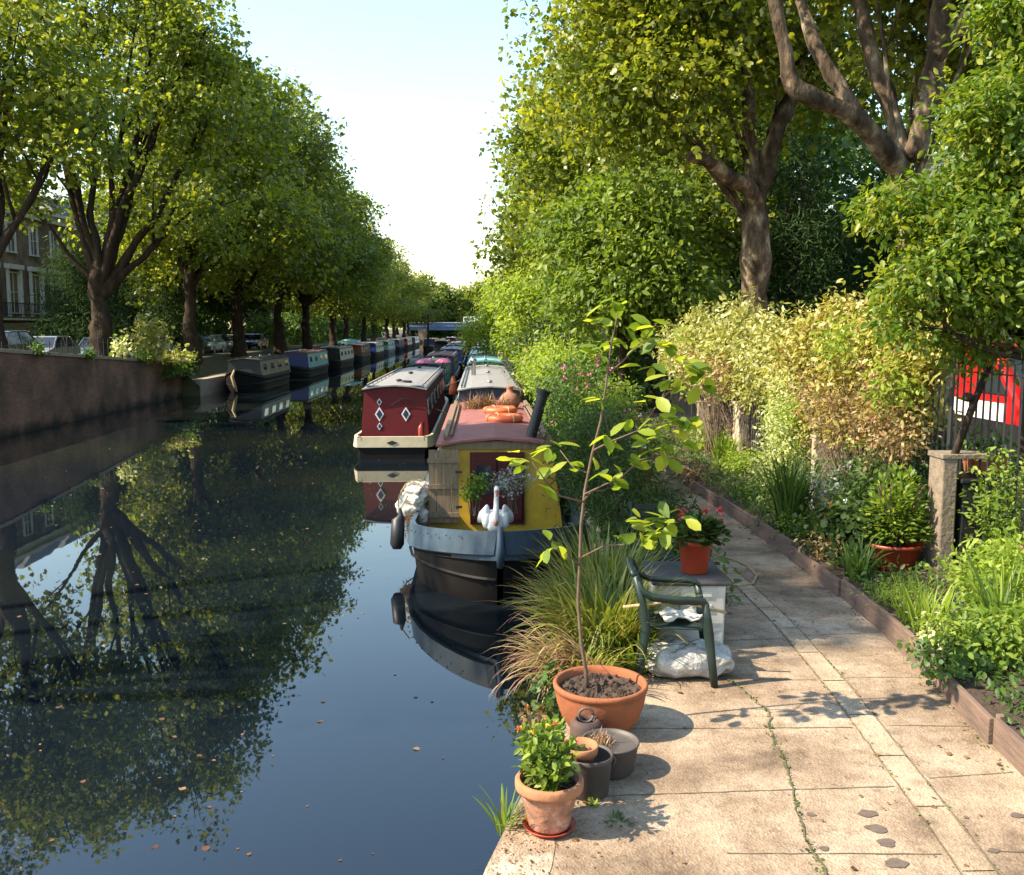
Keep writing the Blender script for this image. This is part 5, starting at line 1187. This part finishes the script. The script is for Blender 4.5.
# golden hedge: two cascading climbers over the railings
bush('golden_climber', 'sunlit golden-cream climbing hedge nearer half, over the railings', 'hedge', (4.9, 11.5, .2),
     [(4.9, 10.3, 2.3, .35, .4, .40), (4.9, 10.6, 1.95, .38, .5, .55), (4.85, 11.2, 2.35, .42, .5, .5), (4.8, 12.1, 2.1, .45, .6, .8), (4.8, 13.0, 2.45, .4, .5, .45), (4.75, 13.9, 1.95, .45, .6, .8), (4.7, 12.4, 1.35, .35, 1.2, .35), (4.85, 10.9, 1.55, .3, .6, .35), (4.8, 12.5, 2.85, .2, .3, .25), (4.8, 11.0, 2.8, .18, .25, .2)],
     19000, .085, 201, 'leaf_gold', T_OVAL, sig=.115, stems=110, stem_r=.008, lpc=14, shell=.3)
bush('golden_climber', 'yellow-green climbing hedge farther half, behind the stone pier', 'hedge', (4.9, 17.5, .2),
     [(4.8, 15.2, 2.15, .42, .6, .6), (4.8, 16.2, 1.8, .45, .6, .6), (4.75, 17.2, 2.3, .45, .7, .6), (4.7, 18.6, 1.95, .45, .8, .8), (4.7, 20.0, 2.35, .45, .7, .55), (4.7, 21.2, 1.9, .45, .8, .7), (4.75, 22.6, 2.1, .45, .8, .6), (4.8, 17.6, 2.9, .2, .4, .25), (4.75, 15.6, 2.7, .2, .35, .25), (4.75, 20.6, 2.8, .2, .5, .25)],
     15000, .10, 202, 'leaf_goldgreen', T_OVAL, sig=.14, stems=90, stem_r=.008, lpc=14, shell=.3)
bush('dried_climber', 'bare brown tangled stems and withered leaves hanging below the golden hedge', 'climber', (4.5, 11.0, .2),
     [(4.55, 10.6, 1.75, .22, .5, .42), (4.45, 11.6, 1.55, .22, .6, .45), (4.4, 12.6, 1.75, .2, .35, .3), (4.5, 10.1, 1.45, .2, .35, .3)], 3000, .06, 204, 'leaf_withered', T_OVAL, sig=.10, stems=90, stem_r=.007)
bush('dried_climber', 'withered brown patch in the middle of the yellow-green hedge', 'climber', (4.35, 17.2, .2),
     [(4.35, 17.2, 1.75, .2, .8, .38), (4.35, 19.2, 1.85, .2, .5, .3)], 1500, .07, 205, 'leaf_withered', T_OVAL, sig=.12, stems=40, stem_r=.008)
bush('green_climber', 'green leafy climber strands spreading over the golden hedge near its right end', 'climber', (4.6, 10.4, .2),
     [(4.5, 10.2, 2.0, .18, .3, .3), (4.45, 11.5, 2.45, .18, .4, .2), (4.5, 13.2, 1.3, .2, .5, .3)], 1700, .07, 206, 'leaf_lime', T_OVAL, sig=.12, stems=20, stem_r=.006)
bush('cream_climber', 'creamy white-edged leafy climber spilling down between two posts', 'climber', (4.35, 13.2, .15),
     [(4.35, 13.2, 1.05, .38, .5, .6), (4.2, 13.0, .55, .35, .4, .42), (4.5, 13.6, 1.5, .35, .5, .45)], 6500, .06, 203, 'leaf_cream', T_OVAL, sig=.08, stems=12)
beds = [
 # name,label,px,y,blobs(w,h),n,ls,leaf,tmpl,flowers
 ('lily_clump', 'tall feathery green stems beneath the cream climber', 790, 11.6, .32, .95, 1300, .12, 'leaf_mid', T_LANCE, None),
 ('mixed_shrub', 'dark leafy shrub with white flowers in the middle of the bed', 880, 10.4, .55, 1.05, 3600, .07, 'leaf_mid', T_OVAL, [('petal_white', 16, .05)]),
 ('mixed_shrub', 'blue-green small-leaved shrub before the beige slab', 838, 11.0, .32, .85, 2200, .045, 'leaf_silver', T_OVAL, None),
 ('mixed_shrub', 'deep green shrub crowding the left of the red planter', 862, 9.7, .45, .62, 2600, .075, 'leaf_dark', T_BROAD, [('petal_orange', 5, .05)]),
 ('low_plant', 'bright lime low plant at the far end of the boards', 742, 15.6, .45, .40, 1500, .06, 'leaf_lime', T_OVAL, None),
 ('low_plant', 'fresh green low plant spilling to the boards under the stone pier', 762, 13.4, .38, .32, 1400, .055, 'leaf_fresh', T_OVAL, [('petal_white', 4, .07)]),
 ('low_plant', 'yellow-green mound left of the iris swords', 712, 18.2, .45, .6, 1600, .07, 'leaf_lime', T_OVAL, [('petal_yellow', 10, .05)]),
 ('low_plant', 'small leafy plant by the boards below the lily stems', 798, 10.9, .25, .3, 700, .05, 'leaf_fresh', T_OVAL, None),
 ('low_plant', 'brownish-red low plants in front of the deep green shrub', 815, 9.7, .28, .28, 700, .05, 'leaf_reddish', T_OVAL, [('petal_orange', 5, .04)]),
 ('fern_mound', 'lime feathery mound at the foot of the concrete pillar', 912, 7.9, .34, .26, 1500, .045, 'leaf_lime', T_LANCE, None),
 ('low_plant', 'grey-green low plant along the boards near the lime mound', 952, 7.5, .26, .24, 900, .04, 'leaf_silver', T_LANCE, None),
 ('low_plant', 'variegated yellow low plant beside the boards', 945, 7.0, .20, .18, 500, .045, 'leaf_cream', T_OVAL, None),
 ('leafy_shrub', 'sunny lime shrub at the right edge before the black bin', 1008, 7.6, .42, .75, 2600, .06, 'leaf_lime', T_OVAL, None),
 ('leafy_shrub', 'fresh green leafy plant at the lower right edge', 1004, 6.6, .36, .42, 2200, .06, 'leaf_fresh', T_OVAL, None),
 ('rose_bush', 'single pink rose bush right of the terracotta trough', 1010, 8.6, .36, 1.3, 2600, .055, 'leaf_fresh', T_OVAL, [('petal_pink', 3, .07)]),
 ('leafy_shrub', 'green shrub filling behind the black bin', 985, 10.6, .6, 1.2, 3400, .07, 'leaf_mid', T_OVAL, None),
 ('leafy_shrub', 'ragged green climber foot beneath the golden hedge right side', 930, 11.2, .5, 1.3, 3600, .06, 'leaf_mid', T_OVAL, None),
 ('leafy_shrub', 'silvery wispy plant under the farther golden hedge', 720, 19.6, .4, 1.0, 1800, .05, 'leaf_silver', T_LANCE, None),
 ('low_plant', 'trailing ivy creeping over the boards onto the paving', 966, 6.45, .26, .14, 700, .04, 'leaf_mid', T_BROAD, None),
]
for i, (nm, lab, px, y, w_, h_, n_, ls, lf, tm, flw) in enumerate(beds):
    x = P(px, 500, y)[0]; x = max(x, kx(y)+.05 + (w_*.6 if 'ivy' not in lab else -.05))
    bush(nm, lab, 'plant' if 'shrub' not in nm and 'bush' not in nm else 'shrub', (x, y, .15), [(x, y, .15+h_*.5, w_, w_, h_*.55), (x+.1, y+.25, .15+h_*.35, w_*.8, w_, h_*.4)], n_, ls, 300+i, lf, tm, stems=8, sig=ls*1.4, flowers=flw, stem_r=.005)
for i, (px, y, n_, h_, w_, lf, lab, dr) in enumerate((
    (722, 16.6, 90, .62, .035, 'leaf_fresh', 'blue-green iris sword leaves at the far end of the bed', (.1, .7)),
    (790, 11.2, 120, .95, .028, 'leaf_mid', 'tall sword-leaved clump in front of the cream climber', (.1, .9)),
    (935, 7.35, 34, .50, .024, 'leaf_lime', 'bright upright blades at the bed edge below the red planter', (.1, .6)),
    (905, 7.6, 26, .34, .016, 'leaf_lime', 'thin lime blades left of the upright ones', (.3, 1.2)),
    (860, 9.0, 60, .45, .018, 'leaf_mid', 'arching dark blades before the deep green shrub', (.5, 1.6)),
    (1010, 7.0, 46, .75, .022, 'leaf_fresh', 'long arching blades at the right edge', (.5, 1.4)),
    (840, 10.2, 60, .55, .02, 'leaf_fresh', 'green blades beside the small orange-red flowerpot', (.3, 1.2)),
    (770, 14.2, 60, .5, .03, 'leaf_fresh', 'broad green blades by the cream climber foot', (.2, 1.0)))):
    x = max(P(px, 500, y)[0], kx(y)+.18); grass_clump('sword_plant', lab, 'plant', (x, y, .15), n_, h_, .12, w_, 400+i, lf, droop=dr, lean=(0, .45))
c = G(700, 490)
dl = bush('dried_plant', 'dried straw coloured stalks drooping on the board at the far bed edge', 'plant', (3.42, 15.1, .17), [(3.36, 15.1, .28, .18, .3, .10)], 200, .14, 450, 'leaf_straw', T_LANCE, stems=4, sig=.1)
# low ground cover in the bed
rg = RS(500); n_ = 16000; yy = 4.5+rg.rand(n_)**1.2*20; xx = np.array([kx(y) for y in yy])+.06+rg.rand(n_)*1.7
pos = np.stack([xx, yy, .16+rg.rand(n_)*.12], -1)
o = leaves('ground_cover', pos, rdir(rg, n_)+np.array([0, 0, .4]), rdir(rg, n_)*.7+np.array([0, 0, 1.]), .03+.05*rg.rand(n_), T_OVAL, ['leaf_mid'], None, rg); o['kind'] = 'stuff'; o['label'] = 'low mixed leaves covering the flower bed soil'
rg = RS(501); n_ = 14000; yy = 8.6+rg.rand(n_)**1.2*40; xx = 1.5+rg.rand(n_)*(0.75+.25*rg.rand(n_))
pos = np.stack([xx, yy, .0+rg.rand(n_)**2*.4], -1)
o = leaves('ground_cover', pos, rdir(rg, n_)+np.array([0, 0, .6]), rdir(rg, n_)*.7+np.array([0, 0, 1.]), .05+.07*rg.rand(n_), T_OVAL, ['leaf_mid'], None, rg); o['kind'] = 'stuff'; o['label'] = 'low mixed leaves covering the waterside strip'
# left wall plants
bush('wall_shrub', 'sunlit scraggy shrub with pinkish tips growing on top of the left brick wall', 'shrub', (-15.0, 44.6, 1.0), [(-15.1, 44.4, 1.9, .65, .8, .9), (-14.8, 46.3, .8, .6, .9, .6), (-15.0, 44.0, 2.7, .4, .4, .35)], 1300, .20, 460, 'leaf_goldgreen', T_BROAD, stems=14, stem_r=.02, sig=.3)
bush('wall_ivy', 'dark ivy hanging down the end of the left brick wall', 'ivy', (-15.0, 47.5, .3), [(-14.95, 47.4, .2, .35, 1.9, .7), (-15.1, 48.8, .6, .6, .9, .8)], 2600, .16, 461, 'leaf_mid', T_BROAD, stems=6, sig=.2)
bush('wall_weed', 'lone pale weed rising above the left wall coping', 'weed', (-15.2, 40.8, 1.35), [(-15.2, 40.8, 1.85, .3, .3, .55)], 160, .15, 462, 'leaf_cream', T_BROAD, stems=4, sig=.15)

for i, (y, h_, lab) in enumerate(((33.2, .35, 'small green weed on the left wall coping near the photo edge'), (37.5, .28, 'tiny weed tuft midway along the left wall coping'), (43.0, .5, 'weedy stems hanging from the left wall below the big plane tree'))):
    bush('wall_weed', lab, 'weed', (-15.15, y, wt(y)), [(-15.12, y, wt(y)+h_*.3, .22, .4, h_)], 260, .10, 470+i, 'leaf_mid', T_BROAD, stems=3, sig=.1)
# ================================================================== TREES
# --- left bank
def yew(label, base, w, h, seed, leaf='leaf_conifer'):
    bl = []; rg = RS(seed)
    for k in range(9):
        t = k/8; bl.append((base[0]+rg.normal()*w*.15, base[1]+rg.normal()*w*.15, base[2]+h*(.15+.8*t), w*(1-.65*t), w*(1-.65*t), h*.14))
    return make_tree('conifer', label, base, base[2]+h*.5, .18, bl, 420, 40, .28, seed, leaf, 'bark_dark', T_LANCE, sig=.35, twigs=.3, shell=.5)
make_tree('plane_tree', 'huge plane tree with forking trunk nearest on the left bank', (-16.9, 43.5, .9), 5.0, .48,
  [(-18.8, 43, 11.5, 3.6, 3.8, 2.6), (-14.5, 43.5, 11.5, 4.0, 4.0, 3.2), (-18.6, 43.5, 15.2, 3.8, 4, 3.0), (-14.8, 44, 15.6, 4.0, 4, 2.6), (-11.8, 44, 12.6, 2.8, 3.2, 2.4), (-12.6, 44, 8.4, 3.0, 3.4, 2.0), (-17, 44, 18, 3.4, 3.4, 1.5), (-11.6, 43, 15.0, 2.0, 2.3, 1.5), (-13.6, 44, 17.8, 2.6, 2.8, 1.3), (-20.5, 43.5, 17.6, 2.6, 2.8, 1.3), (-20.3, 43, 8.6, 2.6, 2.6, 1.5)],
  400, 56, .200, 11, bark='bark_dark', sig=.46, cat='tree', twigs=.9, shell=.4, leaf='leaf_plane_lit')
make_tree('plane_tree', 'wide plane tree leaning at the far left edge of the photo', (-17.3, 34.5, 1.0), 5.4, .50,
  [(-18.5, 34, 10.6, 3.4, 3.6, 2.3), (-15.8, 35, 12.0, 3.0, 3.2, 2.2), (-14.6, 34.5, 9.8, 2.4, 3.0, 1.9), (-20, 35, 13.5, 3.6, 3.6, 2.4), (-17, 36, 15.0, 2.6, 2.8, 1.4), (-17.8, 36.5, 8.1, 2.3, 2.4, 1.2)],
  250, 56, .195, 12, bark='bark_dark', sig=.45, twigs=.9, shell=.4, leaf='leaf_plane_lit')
def plane_std(label, base, hgt, rad, seed, leaf='leaf_plane', ncl=520, lpc=58, ls=.255, name='plane_tree', fork=.25, side=1, tr=.42, sig=.58, bark='bark_dark', tm=T_LOBED):
    rg = RS(seed); x, y, z = base; b = []
    for k in range(7):
        t = k/6; a = k*2.4+seed
        r = rad*(.55 if t < .85 else .25); h = z+hgt*(.36+.52*t)
        b.append((x+r*cos(a)*.75, y+r*sin(a)*.75, h, rad*(.62-.12*t), rad*(.62-.12*t), hgt*.15))
    b.append((x+side*rad*.55, y, z+hgt*.38, rad*.5, rad*.7, hgt*.13))
    return make_tree(name, label, base, z+hgt*fork, tr, b, ncl, lpc, ls, seed, leaf, bark, tm, sig=sig, twigs=.35, shell=.5, group=None)
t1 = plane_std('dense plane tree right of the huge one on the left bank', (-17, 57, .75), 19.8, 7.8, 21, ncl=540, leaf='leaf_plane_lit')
t2 = plane_std('dark green plane tree behind the first moored left boat', (-17, 68, .7), 19.5, 8.0, 22, ncl=720)
t3 = plane_std('tall narrow-topped tree in the left row above the blue boat', (-16.6, 80, .7), 20, 7.8, 23, ncl=700, leaf='leaf_far')
names = ['fourth', 'fifth', 'sixth', 'seventh', 'eighth', 'ninth', 'tenth', 'eleventh', 'last']
for i, (y, s) in enumerate(((92, .92), (105, .82), (119, .78), (134, .74), (150, .70), (167, .68), (185, .68), (204, .66), (222, .66))):
    s *= (1, 1.05, .95, 1.03)[i % 4]; copy_thing((t1, t2, t3)[i % 3], (-16.6+.5*(i % 2), y, .6), 1.3*i+.7, (s*(1.05 if y < 160 else 1.3), s*(1.05 if y < 160 else 1.2), s), names[i]+' plane tree of the dense left-bank row, counted toward the bridge')
yew('dark yew between the terraced houses and the plane trunk', (-22.5, 55.5, .8), 3.0, 6.8, 31)
yew('dark conifer behind the big plane trunk on the right of it', (-21.5, 65, .8), 3.4, 6.4, 32)
t = plane_std('background tree filling behind the left street', (-34, 95, .6), 15, 8.5, 41, leaf='leaf_dark', ncl=420, lpc=40, ls=.42, name='broadleaf_tree', fork=.2)
for i, (x, y) in enumerate(((-33, 112), (-30, 130), (-33, 150), (-30, 172), (-32, 198), (-27, 84))):
    copy_thing(t, (x, y, .6), i*1.9, (1, 1, .85+.1*(i % 2)), ['second', 'third', 'fourth', 'fifth', 'sixth', 'nearest'][i]+' background tree beyond the left street row')
bush('street_hedge', 'sunlit hedge behind the left street between the trunks', 'hedge', (-23, 78, .7), [(-23, 74, 2.6, 1.5, 4, 1.8), (-23, 82, 2.4, 1.5, 4.5, 1.8)], 3500, .32, 42, 'leaf_mid', T_BROAD, stems=4, sig=.4)
bush('street_hedge', 'farther hedge behind the left street beside the moored boats', 'hedge', (-22, 105, .7), [(-21.5, 96, 2.4, 1.8, 6, 1.8), (-21.5, 108, 2.3, 1.8, 6, 1.8), (-21.5, 122, 2.3, 1.8, 8, 1.8)], 4500, .4, 43, 'leaf_mid', T_BROAD, stems=4, sig=.5)
make_tree('plane_tree', 'plane tree of the left bank just outside the photo, shading the middle of the paving', (-16.8, 7.5, 1.2), 5.0, .5,
  [(-17, 4.7, 18.4, 1.6, .9, 1.0), (-17, 7.0, 18.6, 2.0, 1.0, 1.1), (-17, 9.4, 18.2, 2.2, 1.1, 1.2), (-17, 6.5, 15.5, 2.4, 1.6, 1.2), (-16.5, 12, 17.6, 2.0, 1.5, 1.1)],
  300, 40, .22, 13, sig=.36, twigs=.6, shell=.3)
# --- right bank
A0 = np.array([5.75, 20.0, .3])
def W(px, py, y): return P(px, py, y)
limbsA = [([W(757, 205, 20), W(747, 186, 19.8), W(728, 178, 19.5), W(712, 160, 19.3), W(688, 156, 19.2)], [.22, .19, .16, .14, .10]),
          ([W(757, 205, 20), W(763, 170, 20), W(776, 125, 20), W(792, 100, 20.2), W(800, 60, 20.5)], [.22, .19, .17, .14, .11]),
          ([W(757, 200, 20), W(751, 160, 20), W(749, 110, 20), W(745, 60, 20.2), W(742, 0, 20.5)], [.20, .15, .13, .11, .08])]
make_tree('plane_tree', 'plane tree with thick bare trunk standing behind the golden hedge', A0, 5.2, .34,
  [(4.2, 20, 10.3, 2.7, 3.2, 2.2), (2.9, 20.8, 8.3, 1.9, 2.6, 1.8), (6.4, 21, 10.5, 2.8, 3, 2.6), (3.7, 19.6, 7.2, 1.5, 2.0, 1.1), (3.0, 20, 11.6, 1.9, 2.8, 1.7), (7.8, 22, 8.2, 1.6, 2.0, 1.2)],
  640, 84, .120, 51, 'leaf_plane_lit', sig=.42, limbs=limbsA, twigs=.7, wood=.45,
  trunk_pts=([W(760, 345, 20), W(758, 318, 20), W(757, 290, 20), W(759, 260, 20), W(756, 230, 20), W(757, 200, 20)], [.38, .31, .27, .30, .25, .24]))
B0 = np.array([6.3, 12.8, .3])
limbsB = [([W(905, 175, 12.6), W(882, 150, 12.4), W(858, 120, 12.2), W(835, 106, 12.1), W(808, 96, 12), W(788, 90, 12), W(791, 62, 12), W(779, 25, 12), W(768, -30, 12)], [.15, .14, .125, .12, .11, .10, .085, .08, .075]),
          ([W(858, 124, 12.2), W(842, 90, 12.4), W(815, 40, 12.6), W(800, 0, 12.8)], [.12, .10, .08, .07]),
          ([W(905, 160, 12.7), W(893, 110, 12.9), W(872, 50, 13), W(855, -20, 13.2)], [.13, .115, .10, .08]),
          ([W(915, 160, 12.6), W(932, 90, 12.6), W(940, 30, 12.7), W(945, -20, 12.8)], [.15, .14, .13, .10]),
          ([W(936, 60, 12.6), W(965, 20, 12.4), W(985, -10, 12.3)], [.11, .09, .07])]
make_tree('plane_tree', 'plane tree reaching pale sunlit limbs across the upper right', B0, 4.6, .3,
  [(6.0, 13.6, 8.4, 2.6, 2.6, 1.2), (4.6, 13.2, 8.9, 2.2, 2.6, 1.3), (7.4, 14.2, 7.2, 1.5, 2.0, 1.2), (5.8, 13, 10.4, 3.4, 3, 1.6), (7.6, 12.5, 9, 2, 2.4, 1.6)],
  460, 76, .118, 52, 'leaf_plane', sig=.38, limbs=limbsB, twigs=.6, wood=.34,
  trunk_pts=([(6.3, 12.8, 0), (6.25, 12.8, .6), (6.1, 12.8, 2), (5.95, 12.7, 3.4), W(908, 180, 12.7)], [.4, .34, .30, .27, .25]))
# compound-leaved tree at right edge
make_tree('robinia_tree', 'leafy small tree with drooping bright leaves filling the right edge', (5.35, 9.1, .25), 2.6, .07,
  [(4.55, 9.0, 3.5, .55, .6, .35), (4.25, 9.0, 3.0, .45, .5, .25), (4.9, 9.2, 4.0, .6, .6, .3), (4.75, 9.0, 4.55, .45, .6, .3), (5.3, 9.2, 4.9, .6, .6, .35), (4.05, 9.3, 3.75, .28, .4, .18), (5.4, 9.2, 3.6, .6, .7, .5), (4.8, 8.8, 2.95, .4, .5, .28), (5.3, 8.8, 3.1, .5, .5, .35), (5.8, 9, 5.4, .6, .7, .5), (4.0, 9.1, 2.6, .22, .3, .16), (5.15, 9.3, 5.6, .4, .5, .25), (4.85, 9.3, 2.42, .42, .35, .13)],
  640, 60, .078, 53, 'leaf_robinia', 'bark_dark', T_OVAL, sig=.15, twigs=.5, shell=.2)
# slender dark leaning trunk before the rail
t = thing('ornamental_cane', (4.62, 9.0, 1.25), 'dark slanting stake rising from the concrete pillar top', 'stake')
MB().tube([(0, 0.1, .0), W(975, 400, 9.1)-np.array([4.62, 9.0, 1.25]), W(990, 365, 9.2)-np.array([4.62, 9, 1.25])], [.04, .035, .03], 8).build('stake_shaft', ['bark_dark'], t, smooth=True)
MB().ball(tuple(W(968, 397, 9.1)-np.array([4.62, 9.0, 1.25])), (.06, .05, .05), 8).build('knot', ['bark_dark'], t, smooth=True)
make_tree('chestnut_tree', 'rounded bright green chestnut tree in front of the plane trunk', (3.9, 26, .2), 2.6, .16,
  [(4.0, 26, 4.6, 2.0, 2.2, 1.6), (3.5, 25.6, 3.4, 1.6, 1.8, 1.0), (5.1, 25.5, 3.6, 1.3, 1.6, 1.0), (4.2, 26, 6.0, 1.4, 1.8, 1.1), (2.9, 27, 5.0, 1.3, 1.6, 1.1)],
  560, 46, .19, 54, 'leaf_chestnut', 'bark_dark', T_OVAL, sig=.30, twigs=.4)
def rt_tree(label, base, hgt, rad, seed, leaf, **kw): return plane_std(label, base, hgt, rad, seed, leaf, side=-1, **kw)
r1 = rt_tree('tall plane tree overhanging the canal behind the chestnut', (6.1, 32, .3), 17.5, 5.2, 61, 'leaf_plane_lit', ncl=760, lpc=78, ls=.160, sig=.43)
r2 = rt_tree('plane tree with dark forked trunk farther along the towpath', (6.1, 44, .3), 15, 5.2, 62, 'leaf_plane_lit', ncl=640, lpc=68, ls=.195, sig=.48)
nm = ['third', 'fourth', 'fifth', 'sixth', 'seventh', 'eighth', 'ninth', 'tenth', 'last']
for i, (y, s) in enumerate(((57, .9), (70, .88), (84, .8), (100, .78), (117, .75), (136, .72), (157, .7), (180, .7), (206, .68))):
    copy_thing((r1, r2)[i % 2], (6.3, y, .3), 2.1*i+1, (s*1.08, s*1.08, s), nm[i]+' plane tree of the bright towpath row, counted toward the bridge')
s1 = make_tree('willow_bush', 'yellow-green bushy tree leaning over the far towpath', (3.0, 42, .1), 1.5, .1, [(2.6, 42, 3.4, 1.7, 2.2, 1.8), (3.6, 43, 4.6, 1.6, 2, 1.8), (2.4, 44, 2.4, 1.3, 2, 1.4)], 380, 40, .22, 71, 'leaf_lime', 'bark_dark', T_OVAL, sig=.4, twigs=.3)
for i, (x, y, s) in enumerate(((3.1, 52, 1.0), (2.9, 63, 1.0), (3.4, 76, 1.1), (3.6, 92, 1.1), (3.8, 112, 1.15), (4.4, 136, 1.2), (5.0, 165, 1.25))):
    copy_thing(s1, (x, y, .1), i*1.1, (s, s, s), ['second', 'third', 'fourth', 'fifth', 'sixth', 'seventh', 'last'][i]+' bushy yellow-green tree along the far towpath')
# background behind the railings on the right
def conif(label, base, w, h, seed):
    bl = []; rg = RS(seed)
    for k in range(10):
        t = k/9; bl.append((base[0]+rg.normal()*.15, base[1]+rg.normal()*.15, base[2]+h*(.12+.82*t), w*(1-.8*t), w*(1-.8*t), h*.07))
    return make_tree('conifer', label, base, base[2]+h*.6, .2, bl, 420, 44, .22, seed, 'leaf_conifer', 'bark_dark', T_LANCE, sig=.28, twigs=.5, shell=.5)
conif('dark blue-green conifer right of the bare plane trunk', (9.6, 29, .3), 2.1, 7.6, 81)
conif('second dark conifer farther right behind the street', (13.5, 31, .3), 2.3, 9, 82)
b1 = plane_std('dark broadleaf tree behind the street, left of the conifer', (10.5, 38, .3), 13, 6, 83, leaf='leaf_mid', ncl=260, lpc=44, ls=.27, name='broadleaf_tree', fork=.2)
for i, (x, y, s) in enumerate(((17, 24, .85), (20, 33, 1.0), (16, 47, 1), (12, 60, 1), (13, 78, 1), (12, 100, 1), (24, 45, 1.1))):
    copy_thing(b1, (x, y, .3), i*1.7+.4, (s, s, s), ['nearest dark tree across the right street behind the van', 'tall dark tree across the street at the right edge', 'dark tree across the street behind the white house', 'dark tree right of the towpath row, middle distance', 'dark tree right of the towpath row, farther on', 'dark tree right of the towpath row, farthest', 'big dark tree deep right behind the others'][i])
bush('park_shrub', 'dark shrubbery behind the farther railings under the plane tree', 'shrub', (7.4, 24, .3), [(7.2, 22.5, 1.5, 1.0, 2, 1.3), (7.4, 26, 1.6, 1.0, 2.2, 1.3), (6.4, 29, 1.6, 1, 2, 1.3)], 7000, .14, 84, 'leaf_dark', T_BROAD, stems=8, sig=.25)
bush('park_shrub', 'mid green shrub with arching tips right of the bare trunk', 'shrub', (6.6, 17.5, .3), [(6.9, 17.6, 1.7, .8, 1.0, 1.3), (6.2, 18.6, 1.7, .7, .9, 1.0)], 4500, .09, 85, 'leaf_mid', T_LANCE, stems=12, sig=.18)
bush('park_shrub', 'dark bushes by the towpath below the chestnut tree', 'shrub', (4.2, 29, .2), [(4.2, 27.5, 1.4, .8, 1.6, 1.2), (4.0, 31, 1.6, 1.0, 1.8, 1.4), (4.6, 35, 1.8, 1.0, 2.4, 1.6)], 8000, .13, 86, 'leaf_mid', T_BROAD, stems=8, sig=.22)
# far end beyond the bridge
f1 = plane_std('pale distant tree closing the canal view right of centre', (0, 262, .5), 13, 8, 91, leaf='leaf_far', ncl=260, lpc=36, ls=.75, name='broadleaf_tree', fork=.2, sig=.9)
for i, (x, y, s) in enumerate(((-9, 250, .95), (-17, 240, 1.1), (9, 245, 1.1), (-4, 300, 1.0), (16, 285, 1.3), (-25, 290, 1.2))):
    copy_thing(f1, (x, y, .5), i*1.3, (s, s, s), ['distant tree behind the bridge, left of centre', 'distant tree at the left end of the bridge', 'distant tree at the right end of the bridge', 'farthest tree in the gap over the bridge', 'distant tree behind the right end of the bridge', 'distant tree behind the left row end'][i])
for i, (x, y, w, lab) in enumerate(((-24, 150, 22, 'long hedge far along the left street behind the row'), (-24, 195, 24, 'farthest hedge of the left street near the bridge'), (-11, 246, 16, 'dense bushes on the left bank just behind the bridge'), (10, 120, 26, 'far hedge behind the towpath row'), (-4, 275, 18, 'bushes closing the canal view behind the bridge'))):
    lx = 1.8 if w > 19 and abs(x) > 9.9 else w/2; ly = w if lx < 3 else 2.0
    bush('far_hedge', lab, 'hedge', (x, y, .3), [(x, y-ly*.5, 2.6, lx, ly*.6, 2.6), (x+.3, y+ly*.5, 2.4, lx, ly*.6, 2.4)], 5200, .55, 600+i, 'leaf_mid', T_BROAD, stems=0, sig=.6)
hb = thing('white_van', (-1.5, 231, WZ+3.86), 'white van crossing the distant blue bridge', 'van')
MB().box((0, 0, 1.35), (5, 2, 1.9), taper=.94).build('body', ['white_gloss'], hb, bevel=.1)
for s in (-1.6, 1.6):
    t = MB().tube([(s, -1.02, .4), (s, 1.02, .4)], .38, 12).build('wheel', ['rubber'], hb)
MB().box((-1.7, 0, 1.75), (1.2, 2.02, .6)).build('side_window', ['glass'], hb)

# ================================================================== LIGHT, SKY, CAMERA
SUN_EL = radians(43); SUN_V = Vector((-1.0, -0.20, 0)).normalized()
sv = Vector((SUN_V.x*cos(SUN_EL), SUN_V.y*cos(SUN_EL), sin(SUN_EL)))
sd = bpy.data.lights.new('sun', 'SUN'); sd.energy = 5.0; sd.angle = radians(0.53); sd.color = (1.0, 0.87, 0.67)
so = bpy.data.objects.new('sun', sd); COL.objects.link(so); so.rotation_euler = sv.to_track_quat('Z', 'Y').to_euler(); so.location = (-20, 0, 30)
wd = bpy.data.worlds.new('World'); scene.world = wd; wd.use_nodes = True
nt = wd.node_tree; n = nt.nodes; l = nt.links; n.clear()
o_ = n.new('ShaderNodeOutputWorld'); bg = n.new('ShaderNodeBackground'); sk = n.new('ShaderNodeTexSky'); sk.sky_type = 'NISHITA'; sk.sun_disc = False
sk.sun_elevation = SUN_EL; sk.sun_rotation = math.atan2(SUN_V.x, SUN_V.y); sk.air_density = 1.7; sk.dust_density = 0.8; sk.ozone_density = 3.5
bg.inputs[1].default_value = 0.135; l.new(sk.outputs[0], bg.inputs[0]); l.new(bg.outputs[0], o_.inputs[0])
cd = bpy.data.cameras.new('camera'); co = bpy.data.objects.new('camera', cd); COL.objects.link(co)
cd.sensor_width = 36; cd.lens = F*36/1024; cd.clip_end = 3000; cd.clip_start = 0.05
co.location = (0, 0, CAMZ)
Mx = Matrix(((rt[0], up[0], -fw[0]), (rt[1], up[1], -fw[1]), (rt[2], up[2], -fw[2])))
co.rotation_euler = Mx.to_euler()
scene.camera = co
vs_ = scene.view_settings; vs_.view_transform = 'Standard'; vs_.look = 'None'; vs_.exposure = 1.42; vs_.gamma = 1.0; vs_.use_curve_mapping = False
scene.cycles.use_denoising = True; scene.cycles.max_bounces = 8; scene.cycles.transmission_bounces = 4; scene.cycles.diffuse_bounces = 3; scene.cycles.glossy_bounces = 3
